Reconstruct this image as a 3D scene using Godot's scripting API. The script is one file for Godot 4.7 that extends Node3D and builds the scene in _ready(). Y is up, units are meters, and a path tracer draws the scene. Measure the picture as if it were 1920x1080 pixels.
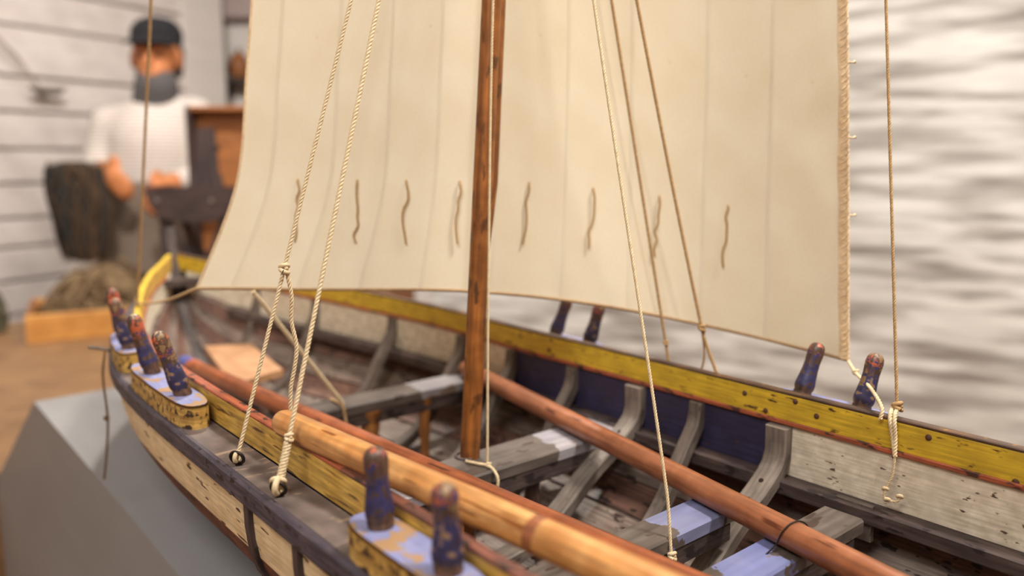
extends Node3D
# A large model of an open rowing and sailing boat on a grey plinth, with a museum tableau behind it.

var M := {}
var counts := {}
var rng := RandomNumberGenerator.new()
var boat_frame: Transform3D

# ------------------------------------------------------------------ geometry collector
class Geo:
	var v := PackedVector3Array()
	var n := PackedVector3Array()
	var uv := PackedVector2Array()
	func tri(a, b, c, na, nb, nc, ua = Vector2.ZERO, ub = Vector2.ZERO, uc = Vector2.ZERO) -> void:
		var f: Vector3 = (b - a).cross(c - a)
		if f.dot(na + nb + nc) > 0.0:
			v.append_array([a, c, b]); n.append_array([na, nc, nb]); uv.append_array([ua, uc, ub])
		else:
			v.append_array([a, b, c]); n.append_array([na, nb, nc]); uv.append_array([ua, ub, uc])
	func quad(a, b, c, d, na, nb, nc, nd, ua = Vector2.ZERO, ub = Vector2.ZERO, uc = Vector2.ZERO, ud = Vector2.ZERO) -> void:
		tri(a, b, c, na, nb, nc, ua, ub, uc)
		tri(a, c, d, na, nc, nd, ua, uc, ud)
	func fan(pts: Array, nrm: Vector3, ax: Vector3, ay: Vector3) -> void:
		var flat := PackedVector2Array()
		for p in pts: flat.append(Vector2(p.dot(ax), p.dot(ay)))
		var t := Geometry2D.triangulate_polygon(flat)
		for i in range(0, t.size(), 3):
			tri(pts[t[i]], pts[t[i + 1]], pts[t[i + 2]], nrm, nrm, nrm, flat[t[i]], flat[t[i + 1]], flat[t[i + 2]])
	# a bar of chamfered rectangular section; st = [centre, side, up, width, height] along its length
	func bar(st: Array, bv := 0.0008, u0 := 0.0) -> void:
		var m := st.size()
		var rings := []
		var us := [u0]
		for i in m:
			var c: Vector3 = st[i][0]
			var s: Vector3 = st[i][1]
			var u: Vector3 = st[i][2]
			var w: float = st[i][3] * 0.5
			var h: float = st[i][4] * 0.5
			var b: float = min(bv, min(w, h) * 0.8)
			var ring := []
			for q in [[-w + b, -h], [w - b, -h], [w, -h + b], [w, h - b], [w - b, h], [-w + b, h], [-w, h - b], [-w, -h + b]]:
				ring.append(c + s * q[0] + u * q[1])
			rings.append(ring)
			if i > 0: us.append(us[-1] + (c - st[i - 1][0]).length())
		for e in 8:
			var f := (e + 1) % 8
			var nr := []
			var vs := 0.0
			for k in e: vs += (rings[0][k + 1] - rings[0][k]).length()
			var ve: float = vs + (rings[0][f] - rings[0][e]).length()
			for i in m:
				var ed: Vector3 = rings[i][f] - rings[i][e]
				var ta: Vector3 = rings[min(i + 1, m - 1)][e] - rings[max(i - 1, 0)][e]
				var x: Vector3 = ed.cross(ta).normalized()
				var mid: Vector3 = (rings[i][e] + rings[i][f]) * 0.5 - st[i][0]
				if x.dot(mid) < 0.0: x = -x
				nr.append(x)
			for i in m - 1:
				quad(rings[i][e], rings[i][f], rings[i + 1][f], rings[i + 1][e], nr[i], nr[i], nr[i + 1], nr[i + 1],
					Vector2(us[i], vs), Vector2(us[i], ve), Vector2(us[i + 1], ve), Vector2(us[i + 1], vs))
		for i in [0, m - 1]:
			var o: Vector3 = (st[0][0] - st[1][0]).normalized() if i == 0 else (st[m - 1][0] - st[m - 2][0]).normalized()
			fan(rings[i], o, st[i][1], st[i][2])
	func box(c: Vector3, size: Vector3, bv := 0.002, turn := 0.0, u0 := 0.0) -> void:
		# its length runs along x
		var b := Basis(Vector3.UP, turn)
		bar([[c - b.x * size.x * 0.5, b.z, Vector3.UP, size.z, size.y], [c + b.x * size.x * 0.5, b.z, Vector3.UP, size.z, size.y]], bv, u0)
	func tube(path: Array, rad, sides := 12, capped := true, u0 := 0.0) -> void:
		var m := path.size()
		var rings := []
		var nrm := []
		var us := [u0]
		var t0: Vector3 = (path[1] - path[0]).normalized()
		var s: Vector3 = t0.cross(Vector3.UP if abs(t0.y) < 0.9 else Vector3.RIGHT).normalized()
		for i in m:
			var t: Vector3 = (path[min(i + 1, m - 1)] - path[max(i - 1, 0)]).normalized()
			s = (s - t * s.dot(t)).normalized()
			var u: Vector3 = t.cross(s)
			var r: float = rad[i] if rad is Array else rad
			var dr := 0.0
			if rad is Array:
				var ds: float = (path[min(i + 1, m - 1)] - path[max(i - 1, 0)]).length()
				dr = (rad[min(i + 1, m - 1)] - rad[max(i - 1, 0)]) / max(ds, 1e-6)
			var ring := []
			var nn := []
			for k in sides + 1:
				var a := TAU * k / sides
				var d: Vector3 = s * cos(a) + u * sin(a)
				ring.append(path[i] + d * r)
				nn.append((d - t * dr).normalized())
			rings.append(ring); nrm.append(nn)
			if i > 0: us.append(us[-1] + (path[i] - path[i - 1]).length())
		var r0: float = rad[m / 2] if rad is Array else rad
		for i in m - 1:
			for k in sides:
				var va := TAU * r0 * k / sides
				var vb := TAU * r0 * (k + 1) / sides
				quad(rings[i][k], rings[i][k + 1], rings[i + 1][k + 1], rings[i + 1][k], nrm[i][k], nrm[i][k + 1], nrm[i + 1][k + 1], nrm[i + 1][k],
					Vector2(us[i], va), Vector2(us[i], vb), Vector2(us[i + 1], vb), Vector2(us[i + 1], va))
		if capped:
			for i in [0, m - 1]:
				var o: Vector3 = (path[0] - path[1]).normalized() if i == 0 else (path[m - 1] - path[m - 2]).normalized()
				for k in sides:
					tri(path[i], rings[i][k], rings[i][k + 1], o, o, o)
	# laid rope: three strands round the path
	func laid(path: Array, r: float, pitch := 0.009, per := 7) -> void:
		var pts := resample(path, pitch / per)
		var m := pts.size()
		var t0: Vector3 = (pts[1] - pts[0]).normalized()
		var s: Vector3 = t0.cross(Vector3.UP if abs(t0.y) < 0.9 else Vector3.RIGHT).normalized()
		var strands := [[], [], []]
		for i in m:
			var t: Vector3 = (pts[min(i + 1, m - 1)] - pts[max(i - 1, 0)]).normalized()
			s = (s - t * s.dot(t)).normalized()
			var u: Vector3 = t.cross(s)
			for k in 3:
				var a := TAU * (float(i) / per + k / 3.0)
				strands[k].append(pts[i] + (s * cos(a) + u * sin(a)) * r * 0.5)
		for k in 3: tube(strands[k], r * 0.54, 6, true)
	static func resample(path: Array, step: float) -> Array:
		var c := Curve3D.new()
		c.bake_interval = step
		for i in path.size():
			var a: Vector3 = path[max(i - 1, 0)]
			var b: Vector3 = path[min(i + 1, path.size() - 1)]
			var tan: Vector3 = (b - a) * 0.5
			var la: float = (path[i] - a).length() / 3.0
			var lb: float = (b - path[i]).length() / 3.0
			tan = tan.normalized()
			c.add_point(path[i], -tan * la, tan * lb)
		var l := c.get_baked_length()
		var m := int(max(2, ceil(l / step)))
		var out := []
		for i in m + 1: out.append(c.sample_baked(l * i / m, true))
		return out
	# upright prism over a plan outline (x, z)
	func prism_side(pl: Array, y0: float, y1: float) -> void:
		var u := 0.0
		var m := pl.size()
		for i in m:
			var a: Vector2 = pl[i]
			var b: Vector2 = pl[(i + 1) % m]
			var l := (b - a).length()
			var x := Vector3(b.y - a.y, 0, a.x - b.x).normalized()
			quad(Vector3(a.x, y0, a.y), Vector3(b.x, y0, b.y), Vector3(b.x, y1, b.y), Vector3(a.x, y1, a.y), x, x, x, x,
				Vector2(u, 0), Vector2(u + l, 0), Vector2(u + l, y1 - y0), Vector2(u, y1 - y0))
			u += l
	func prism_cap(pl: Array, y: float, up := true) -> void:
		var pts := []
		for p in pl: pts.append(Vector3(p.x, y, p.y))
		fan(pts, Vector3.UP if up else Vector3.DOWN, Vector3.RIGHT, Vector3.BACK)
	func grid(rows: Array, flip := false) -> void:
		var m := rows.size()
		var k: int = rows[0].size()
		var nn := []
		for i in m:
			var r := []
			for j in k:
				var du: Vector3 = rows[min(i + 1, m - 1)][j] - rows[max(i - 1, 0)][j]
				var dv: Vector3 = rows[i][min(j + 1, k - 1)] - rows[i][max(j - 1, 0)]
				var x := du.cross(dv).normalized()
				r.append(-x if flip else x)
			nn.append(r)
		var us := [0.0]
		for i in range(1, m): us.append(us[-1] + (rows[i][k / 2] - rows[i - 1][k / 2]).length())
		for i in m - 1:
			var va := 0.0
			for j in k - 1:
				var vb: float = va + (rows[i][j + 1] - rows[i][j]).length()
				quad(rows[i][j], rows[i][j + 1], rows[i + 1][j + 1], rows[i + 1][j], nn[i][j], nn[i][j + 1], nn[i + 1][j + 1], nn[i + 1][j],
					Vector2(us[i], va), Vector2(us[i], vb), Vector2(us[i + 1], vb), Vector2(us[i + 1], va))
				va = vb
	func moved(by: Vector3) -> Geo:
		for i in v.size(): v[i] += by
		return self
	func commit(mesh: ArrayMesh, mat: Material) -> void:
		if v.is_empty(): return
		var a := []
		a.resize(Mesh.ARRAY_MAX)
		a[Mesh.ARRAY_VERTEX] = v; a[Mesh.ARRAY_NORMAL] = n; a[Mesh.ARRAY_TEX_UV] = uv
		mesh.add_surface_from_arrays(Mesh.PRIMITIVE_TRIANGLES, a)
		mesh.surface_set_material(mesh.get_surface_count() - 1, mat)

# ------------------------------------------------------------------ scene helpers
func numbered(called: String) -> String:
	counts[called] = counts.get(called, -1) + 1
	return called if counts[called] == 0 else "%s_%03d" % [called, counts[called]]

func describe(o: Node, label: String, category: String, group := "") -> void:
	o.set_meta("label", label); o.set_meta("category", category)
	if group: o.set_meta("group", group)

func thing(called: String, label: String, category: String, at: Transform3D, group := "") -> Node3D:
	var o := Node3D.new()
	o.name = numbered(called)
	add_child(o)
	o.transform = at
	describe(o, label, category, group)
	return o

func part(called: String, geos, parent: Node, label := "") -> MeshInstance3D:   # geos = [geo, material, geo, material ...]
	var mesh := ArrayMesh.new()
	for i in range(0, geos.size(), 2): geos[i].commit(mesh, geos[i + 1])
	var o := MeshInstance3D.new()
	o.mesh = mesh
	o.name = called
	o.cast_shadow = GeometryInstance3D.SHADOW_CASTING_SETTING_ON
	parent.add_child(o, true)
	if label: o.set_meta("label", label)
	return o

func structure(called: String, geos) -> MeshInstance3D:
	var o := part(called, geos, self)
	o.set_meta("kind", "structure")
	return o

# a thing of one mesh that was laid out in the boat's frame; its origin is moved to its first point
func boat_thing(called: String, label: String, category: String, at: Vector3, group := "") -> Node3D:
	return thing(called, label, category, boat_frame * Transform3D(Basis(), at), group)

# ------------------------------------------------------------------ textures
func noise_bytes(w: int, h: int, freq: float, sx: int, sy: int, sd: int, oct := 4) -> PackedByteArray:
	var f := FastNoiseLite.new()
	f.seed = sd
	f.noise_type = FastNoiseLite.TYPE_SIMPLEX_SMOOTH
	f.frequency = freq
	f.fractal_octaves = oct
	var im := f.get_seamless_image(max(8, w / sx), max(8, h / sy), false, false, 0.2, true)
	im.convert(Image.FORMAT_L8)
	im.resize(w, h, Image.INTERPOLATE_CUBIC)
	return im.get_data()

# paint or wood: two base tones, streaks along u, chips that show what lies underneath
func surface_image(w: int, h: int, o: Dictionary) -> Image:
	var sd: int = o.get("seed", 1)
	var mot := noise_bytes(w, h, o.get("mottle", 0.012), 1, 1, sd)
	var gr := noise_bytes(w, h, o.get("grain", 0.09), o.get("stretch", 16), 1, sd + 1, 3)
	var ch := noise_bytes(w, h, o.get("chip_freq", 0.03), o.get("chip_stretch", 2), 1, sd + 2, 4)
	var sp := noise_bytes(w, h, 0.11, 1, 1, sd + 3, 2)
	var a: Color = o.a
	var b: Color = o.b
	var c: Color = o.get("chip", Color.BLACK)
	var amt: float = o.get("grain_amount", 0.25)
	var thr: float = o.get("chips", 0.0)        # share of the noise range that is chipped
	var spk: float = o.get("specks", 0.0)
	var soft: float = o.get("soft", 0.05)
	var out := PackedByteArray()
	out.resize(w * h * 3)
	for i in w * h:
		var t := mot[i] / 255.0
		var g := 1.0 + (gr[i] / 255.0 - 0.5) * 2.0 * amt
		var k := clampf((ch[i] / 255.0 * 0.75 + gr[i] / 255.0 * 0.25 - (1.0 - thr)) / soft + 0.5, 0.0, 1.0) if thr > 0.0 else 0.0
		if spk > 0.0 and sp[i] / 255.0 > 1.0 - spk: k = max(k, 0.75)
		out[i * 3] = int(clampf(lerpf(lerpf(a.r, b.r, t) * g, c.r, k), 0, 1) * 255)
		out[i * 3 + 1] = int(clampf(lerpf(lerpf(a.g, b.g, t) * g, c.g, k), 0, 1) * 255)
		out[i * 3 + 2] = int(clampf(lerpf(lerpf(a.b, b.b, t) * g, c.b, k), 0, 1) * 255)
	return Image.create_from_data(w, h, false, Image.FORMAT_RGB8, out)

func c8(r, g, b) -> Color:
	return Color8(r, g, b)

func finish(im: Image, rough: float, size: Vector2, relief := 0.0, triplanar := false) -> StandardMaterial3D:
	var m := StandardMaterial3D.new()
	im.generate_mipmaps()
	m.albedo_texture = ImageTexture.create_from_image(im)
	m.roughness = rough
	m.uv1_scale = Vector3(1.0 / size.x, 1.0 / size.y, 1.0)
	if triplanar:
		m.uv1_triplanar = true
		m.uv1_scale = Vector3.ONE / size.x
	if relief > 0.0:
		m.heightmap_enabled = true
		m.heightmap_scale = relief
		m.heightmap_texture = m.albedo_texture
	return m

func plain(col: Color, rough := 0.7) -> StandardMaterial3D:
	var m := StandardMaterial3D.new()
	m.albedo_color = col
	m.roughness = rough
	return m

func make_materials() -> void:
	var S := Vector2(0.34, 0.085)
	M.yellow = finish(surface_image(1024, 256, {"seed": 11, "a": c8(212, 178, 52), "b": c8(184, 150, 42), "chip": c8(70, 48, 30), "chips": 0.26, "chip_stretch": 3, "chip_freq": 0.04, "grain_amount": 0.16, "soft": 0.1, "specks": 0.1}), 0.5, S, 0.012)
	M.yellow_near = finish(surface_image(1024, 256, {"seed": 17, "a": c8(206, 168, 88), "b": c8(180, 138, 58), "chip": c8(92, 64, 36), "chips": 0.27, "chip_stretch": 10, "chip_freq": 0.05, "grain_amount": 0.22, "soft": 0.16, "specks": 0.12}), 0.5, S, 0.012)
	M.block = finish(surface_image(512, 256, {"seed": 19, "a": c8(196, 160, 92), "b": c8(162, 122, 56), "chip": c8(60, 42, 30), "chips": 0.36, "chip_stretch": 1, "chip_freq": 0.03, "grain_amount": 0.2, "soft": 0.14}), 0.5, Vector2(0.15, 0.075), 0.015)
	M.orange = finish(surface_image(512, 128, {"seed": 21, "a": c8(172, 92, 60), "b": c8(138, 70, 46), "chip": c8(70, 42, 32), "chips": 0.36, "grain_amount": 0.2}), 0.55, Vector2(0.2, 0.05), 0.01)
	M.worn_shaded_red = finish(surface_image(512, 128, {"seed": 22, "a": c8(124, 72, 54), "b": c8(86, 52, 44), "chip": c8(52, 34, 30), "chips": 0.34, "grain_amount": 0.25}), 0.6, Vector2(0.2, 0.05), 0.01)  # worn orange edge, darkened in colour to imitate shade under the pale oar
	M.brown_cap = finish(surface_image(512, 128, {"seed": 23, "a": c8(96, 66, 40), "b": c8(60, 42, 32), "chip": c8(150, 110, 40), "chips": 0.22, "grain_amount": 0.3}), 0.6, Vector2(0.2, 0.05))
	M.ledge = finish(surface_image(1024, 256, {"seed": 31, "a": c8(116, 103, 97), "b": c8(90, 79, 77), "chip": c8(150, 130, 112), "chips": 0.27, "grain_amount": 0.22, "specks": 0.1}), 0.5, Vector2(0.3, 0.075), 0.008)
	M.strake = finish(surface_image(1024, 128, {"seed": 37, "a": c8(62, 56, 68), "b": c8(80, 70, 76), "chip": c8(40, 32, 32), "chips": 0.3, "grain_amount": 0.28}), 0.55, Vector2(0.3, 0.04), 0.01)
	M.cream = finish(surface_image(1024, 256, {"seed": 41, "a": c8(226, 204, 168), "b": c8(206, 178, 134), "chip": c8(72, 48, 34), "chips": 0.24, "chip_stretch": 5, "grain_amount": 0.13, "soft": 0.06}), 0.6, S, 0.015)
	M.lining_white = finish(surface_image(1024, 256, {"seed": 43, "a": c8(228, 218, 200), "b": c8(196, 184, 162), "chip": c8(84, 66, 52), "chips": 0.22, "grain_amount": 0.1, "mottle": 0.02, "specks": 0.09}), 0.6, Vector2(0.3, 0.075), 0.01)
	M.navy = finish(surface_image(512, 256, {"seed": 47, "a": c8(50, 45, 76), "b": c8(36, 33, 56), "chip": c8(70, 46, 38), "chips": 0.2, "grain_amount": 0.16}), 0.55, Vector2(0.2, 0.1))
	M.bottom_red = finish(surface_image(512, 256, {"seed": 49, "a": c8(120, 66, 44), "b": c8(76, 44, 34), "chip": c8(40, 28, 24), "chips": 0.3, "grain_amount": 0.25}), 0.6, Vector2(0.25, 0.12))
	M.plank = finish(surface_image(1024, 256, {"seed": 51, "a": c8(132, 118, 108), "b": c8(98, 82, 74), "chip": c8(46, 32, 28), "chips": 0.3, "grain_amount": 0.3, "stretch": 24, "mottle": 0.008}), 0.6, Vector2(0.45, 0.1), 0.015)
	M.plank_brown = finish(surface_image(1024, 256, {"seed": 53, "a": c8(118, 88, 76), "b": c8(84, 60, 52), "chip": c8(38, 28, 26), "chips": 0.3, "grain_amount": 0.3, "stretch": 24, "mottle": 0.008}), 0.5, Vector2(0.45, 0.1), 0.012)
	M.rib = finish(surface_image(512, 128, {"seed": 57, "a": c8(108, 97, 89), "b": c8(82, 71, 65), "chip": c8(60, 48, 44), "chips": 0.24, "grain_amount": 0.2}), 0.6, Vector2(0.2, 0.05), 0.01)
	M.rib_pale = finish(surface_image(512, 128, {"seed": 59, "a": c8(128, 117, 107), "b": c8(98, 88, 82), "chip": c8(80, 66, 60), "chips": 0.22, "grain_amount": 0.16}), 0.55, Vector2(0.2, 0.05), 0.01)
	M.dark_wood = finish(surface_image(512, 256, {"seed": 61, "a": c8(82, 68, 64), "b": c8(56, 46, 46), "chip": c8(36, 28, 28), "chips": 0.3, "grain_amount": 0.3}), 0.55, Vector2(0.25, 0.1), 0.012)
	M.mast = finish(surface_image(1024, 128, {"seed": 67, "a": c8(152, 94, 44), "b": c8(116, 68, 28), "chip": c8(84, 50, 24), "chips": 0.28, "chip_stretch": 4, "soft": 0.15, "grain_amount": 0.24, "stretch": 30, "specks": 0.05}), 0.42, Vector2(0.3, 0.063))
	M.oar_light = finish(surface_image(1024, 128, {"seed": 71, "a": c8(204, 154, 98), "b": c8(176, 118, 66), "chip": c8(126, 74, 34), "chips": 0.27, "chip_stretch": 16, "grain_amount": 0.2, "stretch": 32}), 0.32, Vector2(0.3, 0.075))
	M.oar_red = finish(surface_image(1024, 128, {"seed": 73, "a": c8(156, 100, 68), "b": c8(130, 78, 52), "chip": c8(92, 48, 28), "chips": 0.24, "chip_stretch": 16, "grain_amount": 0.16, "stretch": 32}), 0.32, Vector2(0.3, 0.075))
	M.oar_near = finish(surface_image(1024, 128, {"seed": 74, "a": c8(152, 84, 50), "b": c8(122, 66, 40), "chip": c8(82, 42, 26), "chips": 0.22, "chip_stretch": 16, "grain_amount": 0.16, "stretch": 32}), 0.34, Vector2(0.3, 0.075))
	M.seat_wood = finish(surface_image(512, 256, {"seed": 79, "a": c8(178, 136, 100), "b": c8(152, 110, 78), "grain_amount": 0.12, "stretch": 24}), 0.55, Vector2(0.25, 0.12))
	M.pale_wood = finish(surface_image(512, 256, {"seed": 81, "a": c8(226, 204, 164), "b": c8(208, 182, 140), "grain_amount": 0.1, "stretch": 24}), 0.55, Vector2(0.25, 0.12))
	M.rope = finish(surface_image(256, 128, {"seed": 83, "a": c8(222, 204, 170), "b": c8(198, 174, 136), "grain_amount": 0.16, "grain": 0.2, "stretch": 3}), 0.85, Vector2(0.02, 0.008))
	M.rope_brown = finish(surface_image(256, 128, {"seed": 85, "a": c8(190, 158, 112), "b": c8(160, 126, 84), "grain_amount": 0.2, "grain": 0.2, "stretch": 3}), 0.85, Vector2(0.02, 0.008))
	M.rope_dark = finish(surface_image(256, 128, {"seed": 87, "a": c8(134, 104, 72), "b": c8(104, 80, 56), "grain_amount": 0.2, "grain": 0.2, "stretch": 3}), 0.85, Vector2(0.02, 0.008))
	var cl := finish(surface_image(1024, 1024, {"seed": 91, "a": c8(234, 224, 201), "b": c8(226, 213, 186), "chip": c8(206, 182, 138), "chips": 0.13, "chip_stretch": 1, "soft": 0.2, "grain_amount": 0.022, "stretch": 2, "grain": 0.3, "mottle": 0.006}), 0.75, Vector2(0.5, 0.5))
	cl.backlight_enabled = true
	cl.backlight = c8(108, 98, 82)
	M.canvas = cl
	M.hem = finish(surface_image(256, 256, {"seed": 93, "a": c8(228, 204, 168), "b": c8(208, 176, 136), "grain_amount": 0.1, "stretch": 2}), 0.8, Vector2(0.1, 0.1))
	M.shaded_hem = finish(surface_image(256, 256, {"seed": 94, "a": c8(176, 146, 108), "b": c8(146, 116, 82), "grain_amount": 0.1, "stretch": 2}), 0.8, Vector2(0.1, 0.1))  # hem colour darkened to imitate the shadow along the sail foot
	M.iron = plain(c8(46, 36, 32), 0.45)
	M.iron.metallic = 0.6
	M.rusty = plain(c8(84, 52, 36), 0.7)
	M.plinth = finish(surface_image(256, 256, {"seed": 95, "a": c8(148, 147, 148), "b": c8(142, 140, 140), "grain_amount": 0.02}), 0.5, Vector2(0.8, 0.8), 0.0, true)
	# thole pins: bands of worn paint up the pin
	M.pins = []
	for k in 3:
		var im := surface_image(256, 128, {"seed": 101 + k * 7, "a": c8(100, 72, 54), "b": c8(66, 50, 46), "grain_amount": 0.3, "stretch": 8})
		var fn := FastNoiseLite.new()
		fn.seed = 7 + k
		fn.frequency = 0.03
		for x in 256:
			for y in 128:
				var w := fn.get_noise_3d(x, cos(y * TAU / 128) * 24.0, sin(y * TAU / 128) * 24.0)
				var t := x / 255.0 + w * 0.16
				var col := im.get_pixel(x, y)
				if t > 0.16 and t < 0.46 and w > -0.25: col = c8(54, 54, 104).lerp(c8(42, 38, 62), clampf(w * 1.6 + 0.5, 0.0, 1.0))
				elif t > 0.46 and t < 0.74 and w > 0.24: col = c8(58, 54, 92)
				elif t > 0.62 and t < 0.92 and w > 0.12: col = c8(176, 88, 58)
				elif t > 0.95 and w > 0.0: col = c8(176, 152, 124)
				if k == 1 and w < -0.2 and t > 0.05: col = col.lerp(c8(170, 136, 92), 0.6)
				im.set_pixel(x, y, col)
		M.pins.append(finish(im, 0.45, Vector2(0.066, 0.046)))
	# lilac paint worn through to tan wood, on the thole blocks and thwarts
	var lil := surface_image(512, 256, {"seed": 121, "a": c8(138, 141, 178), "b": c8(114, 118, 162), "chip": c8(156, 122, 88), "chips": 0.44, "chip_stretch": 1, "chip_freq": 0.012, "soft": 0.12, "grain_amount": 0.08})
	M.lilac = finish(lil, 0.45, Vector2(0.16, 0.08))
	M.thwarts = []
	var spec := [[[0.70, 1.1]], [[0.2, 0.34], [0.68, 0.96]], [[0.3, 0.4], [0.55, 0.74]], [[0.48, 0.64]]]
	var tints := [[c8(150, 146, 150), c8(128, 124, 128)], [c8(152, 147, 150), c8(128, 124, 132)], [c8(130, 132, 162), c8(104, 110, 150)], [c8(122, 127, 164), c8(98, 105, 154)]]
	for k in 4:
		var im := surface_image(512, 128, {"seed": 131 + k * 5, "a": c8(100, 91, 85), "b": c8(72, 63, 58), "chip": c8(62, 48, 42), "chips": 0.27, "grain_amount": 0.22, "stretch": 16})
		var pa := surface_image(512, 128, {"seed": 161 + k * 5, "a": tints[k][0], "b": tints[k][1], "chip": c8(122, 104, 94), "chips": 0.25, "grain_amount": 0.1})
		var fn := FastNoiseLite.new()
		fn.seed = 40 + k
		fn.frequency = 0.02
		for x in 512:
			for y in 128:
				var e := fn.get_noise_2d(x, y) * 0.07
				for z in spec[k]:
					if x / 512.0 + e > z[0] and x / 512.0 + e < z[1]: im.set_pixel(x, y, pa.get_pixel(x, y))
		M.thwarts.append(finish(im, 0.4, Vector2(0.386, 0.12)))

func background_materials() -> void:
	M.wall = finish(surface_image(512, 256, {"seed": 201, "a": c8(226, 216, 210), "b": c8(208, 196, 190), "chip": c8(178, 160, 150), "chips": 0.16, "chip_stretch": 6, "grain_amount": 0.04, "soft": 0.2}), 0.7, Vector2(1.2, 0.5))
	M.wall_plain = finish(surface_image(256, 256, {"seed": 203, "a": c8(222, 214, 208), "b": c8(214, 205, 198), "grain_amount": 0.02}), 0.8, Vector2(1.5, 1.5), 0.0, true)
	M.mauve = plain(c8(170, 152, 148), 0.8)
	M.ceiling = plain(c8(214, 208, 200), 0.9)
	M.floor = finish(surface_image(512, 256, {"seed": 205, "a": c8(150, 112, 76), "b": c8(122, 90, 62), "grain_amount": 0.14, "stretch": 24}), 0.5, Vector2(1.6, 0.6), 0.0, true)
	M.platform = finish(surface_image(1024, 512, {"seed": 207, "a": c8(156, 118, 80), "b": c8(130, 98, 68), "chip": c8(108, 80, 56), "chips": 0.26, "chip_stretch": 8, "soft": 0.2, "grain_amount": 0.1, "stretch": 32}), 0.55, Vector2(1.1, 0.5), 0.0, true)
	M.crate = finish(surface_image(512, 256, {"seed": 209, "a": c8(206, 148, 76), "b": c8(176, 118, 56), "grain_amount": 0.14, "stretch": 24}), 0.55, Vector2(0.6, 0.2))
	M.brown = finish(surface_image(512, 256, {"seed": 211, "a": c8(156, 98, 50), "b": c8(128, 76, 38), "grain_amount": 0.18, "stretch": 24}), 0.55, Vector2(0.5, 0.2))
	M.umber = finish(surface_image(256, 128, {"seed": 213, "a": c8(72, 54, 50), "b": c8(50, 38, 38), "grain_amount": 0.22, "stretch": 12}), 0.6, Vector2(0.3, 0.12))
	M.net = plain(c8(132, 108, 78), 0.95)
	M.net_green = plain(c8(96, 90, 68), 0.95)
	M.net_dark = plain(c8(38, 34, 30), 0.95)
	M.net_brown = plain(c8(92, 68, 46), 0.95)
	M.skin = plain(c8(196, 124, 76), 0.6)
	M.skin.subsurf_scatter_enabled = true
	M.skin.subsurf_scatter_strength = 0.15
	M.wool_dark = plain(c8(26, 24, 28), 0.95)
	M.beard = plain(c8(84, 80, 80), 0.95)
	M.hair = plain(c8(66, 58, 54), 0.95)
	M.trousers = plain(c8(44, 38, 36), 0.95)
	M.apron = plain(c8(122, 106, 92), 0.9)
	M.eye = plain(c8(30, 24, 22), 0.3)
	var im := Image.create(64, 256, false, Image.FORMAT_RGB8)
	im.fill(c8(214, 202, 192))
	for k in 8: im.fill_rect(Rect2i(0, k * 32, 64, 8), c8(136, 126, 126))   # knitted stripes
	M.sweater = finish(im, 0.95, Vector2(0.11, 0.11), 0.0, true)
	# the print on the partition: a photograph of pale water crossed by long grey ripples, alike all over the sheet
	M.mural = finish(surface_image(1536, 1024, {"seed": 221, "a": c8(240, 238, 235), "b": c8(216, 213, 208), "chip": c8(142, 135, 129), "chips": 0.40, "chip_stretch": 7, "chip_freq": 0.036, "soft": 0.36, "grain": 0.08, "stretch": 10, "grain_amount": 0.08, "mottle": 0.004}), 0.6, Vector2(1, 1))

# ------------------------------------------------------------------ the boat's lines
func look_up(tab: Array, x: float) -> float:
	x = abs(x)
	var m := tab.size()
	if x >= tab[m - 1][0]: return tab[m - 1][1]
	for i in m - 1:
		if x < tab[i + 1][0]:
			var p0: float = tab[max(i - 1, 0)][1]
			var t: float = (x - tab[i][0]) / (tab[i + 1][0] - tab[i][0])
			return cubic_interpolate(tab[i][1], tab[i + 1][1], p0, tab[min(i + 2, m - 1)][1], t)
	return 0.0

func half_beam(x: float) -> float:
	return look_up([[0.0, 0.193], [0.15, 0.193], [0.3, 0.193], [0.45, 0.192], [0.55, 0.186], [0.65, 0.169], [0.75, 0.143], [0.85, 0.110], [0.95, 0.067], [1.05, 0.010]], x)

func sheer(x: float) -> float:
	return look_up([[0.0, 0.2], [0.2, 0.2], [0.4, 0.2], [0.55, 0.203], [0.65, 0.206], [0.75, 0.211], [0.85, 0.218], [0.95, 0.228], [1.05, 0.242]], x)

func keel_line(x: float) -> float:
	return look_up([[0.0, 0.014], [0.35, 0.014], [0.7, 0.016], [0.85, 0.034], [0.93, 0.062], [0.99, 0.1], [1.03, 0.15], [1.05, 0.185]], x)

func deck_width(x: float) -> float:
	return 0.031 * (1.0 - smoothstep(0.55, 1.02, abs(x)) * 0.8)

func hull(x: float, side: float, q: float, inset := 0.0) -> Vector3:
	var s := smoothstep(0.35, 1.0, abs(x))
	var yt := sheer(x) - 0.040
	var yk := keel_line(x)
	var wide := half_beam(x) + deck_width(x) - 0.004
	var z := wide * pow(1.0 - pow(1.0 - q, lerpf(3.0, 1.6, s)), lerpf(0.6, 0.9, s))
	var y := lerpf(yk, yt, q)
	if inset > 0.0:
		var d := 0.02
		var qa: float = max(q - d, 0.0)
		var qb: float = min(q + d, 1.0)
		var dz := wide * (pow(1.0 - pow(1.0 - qb, lerpf(3.0, 1.6, s)), lerpf(0.6, 0.9, s)) - pow(1.0 - pow(1.0 - qa, lerpf(3.0, 1.6, s)), lerpf(0.6, 0.9, s)))
		var dy := (qb - qa) * (yt - yk)
		var nn := Vector2(dy, -dz).normalized()
		z = max(z - nn.x * inset, 0.0)
		y -= nn.y * inset
	return Vector3(x, y, z * side)

func along(x0: float, x1: float, step := 0.05) -> Array:
	var m := int(max(1, round(abs(x1 - x0) / step)))
	var out := []
	for i in m + 1: out.append(lerpf(x0, x1, float(i) / m))
	return out

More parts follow.
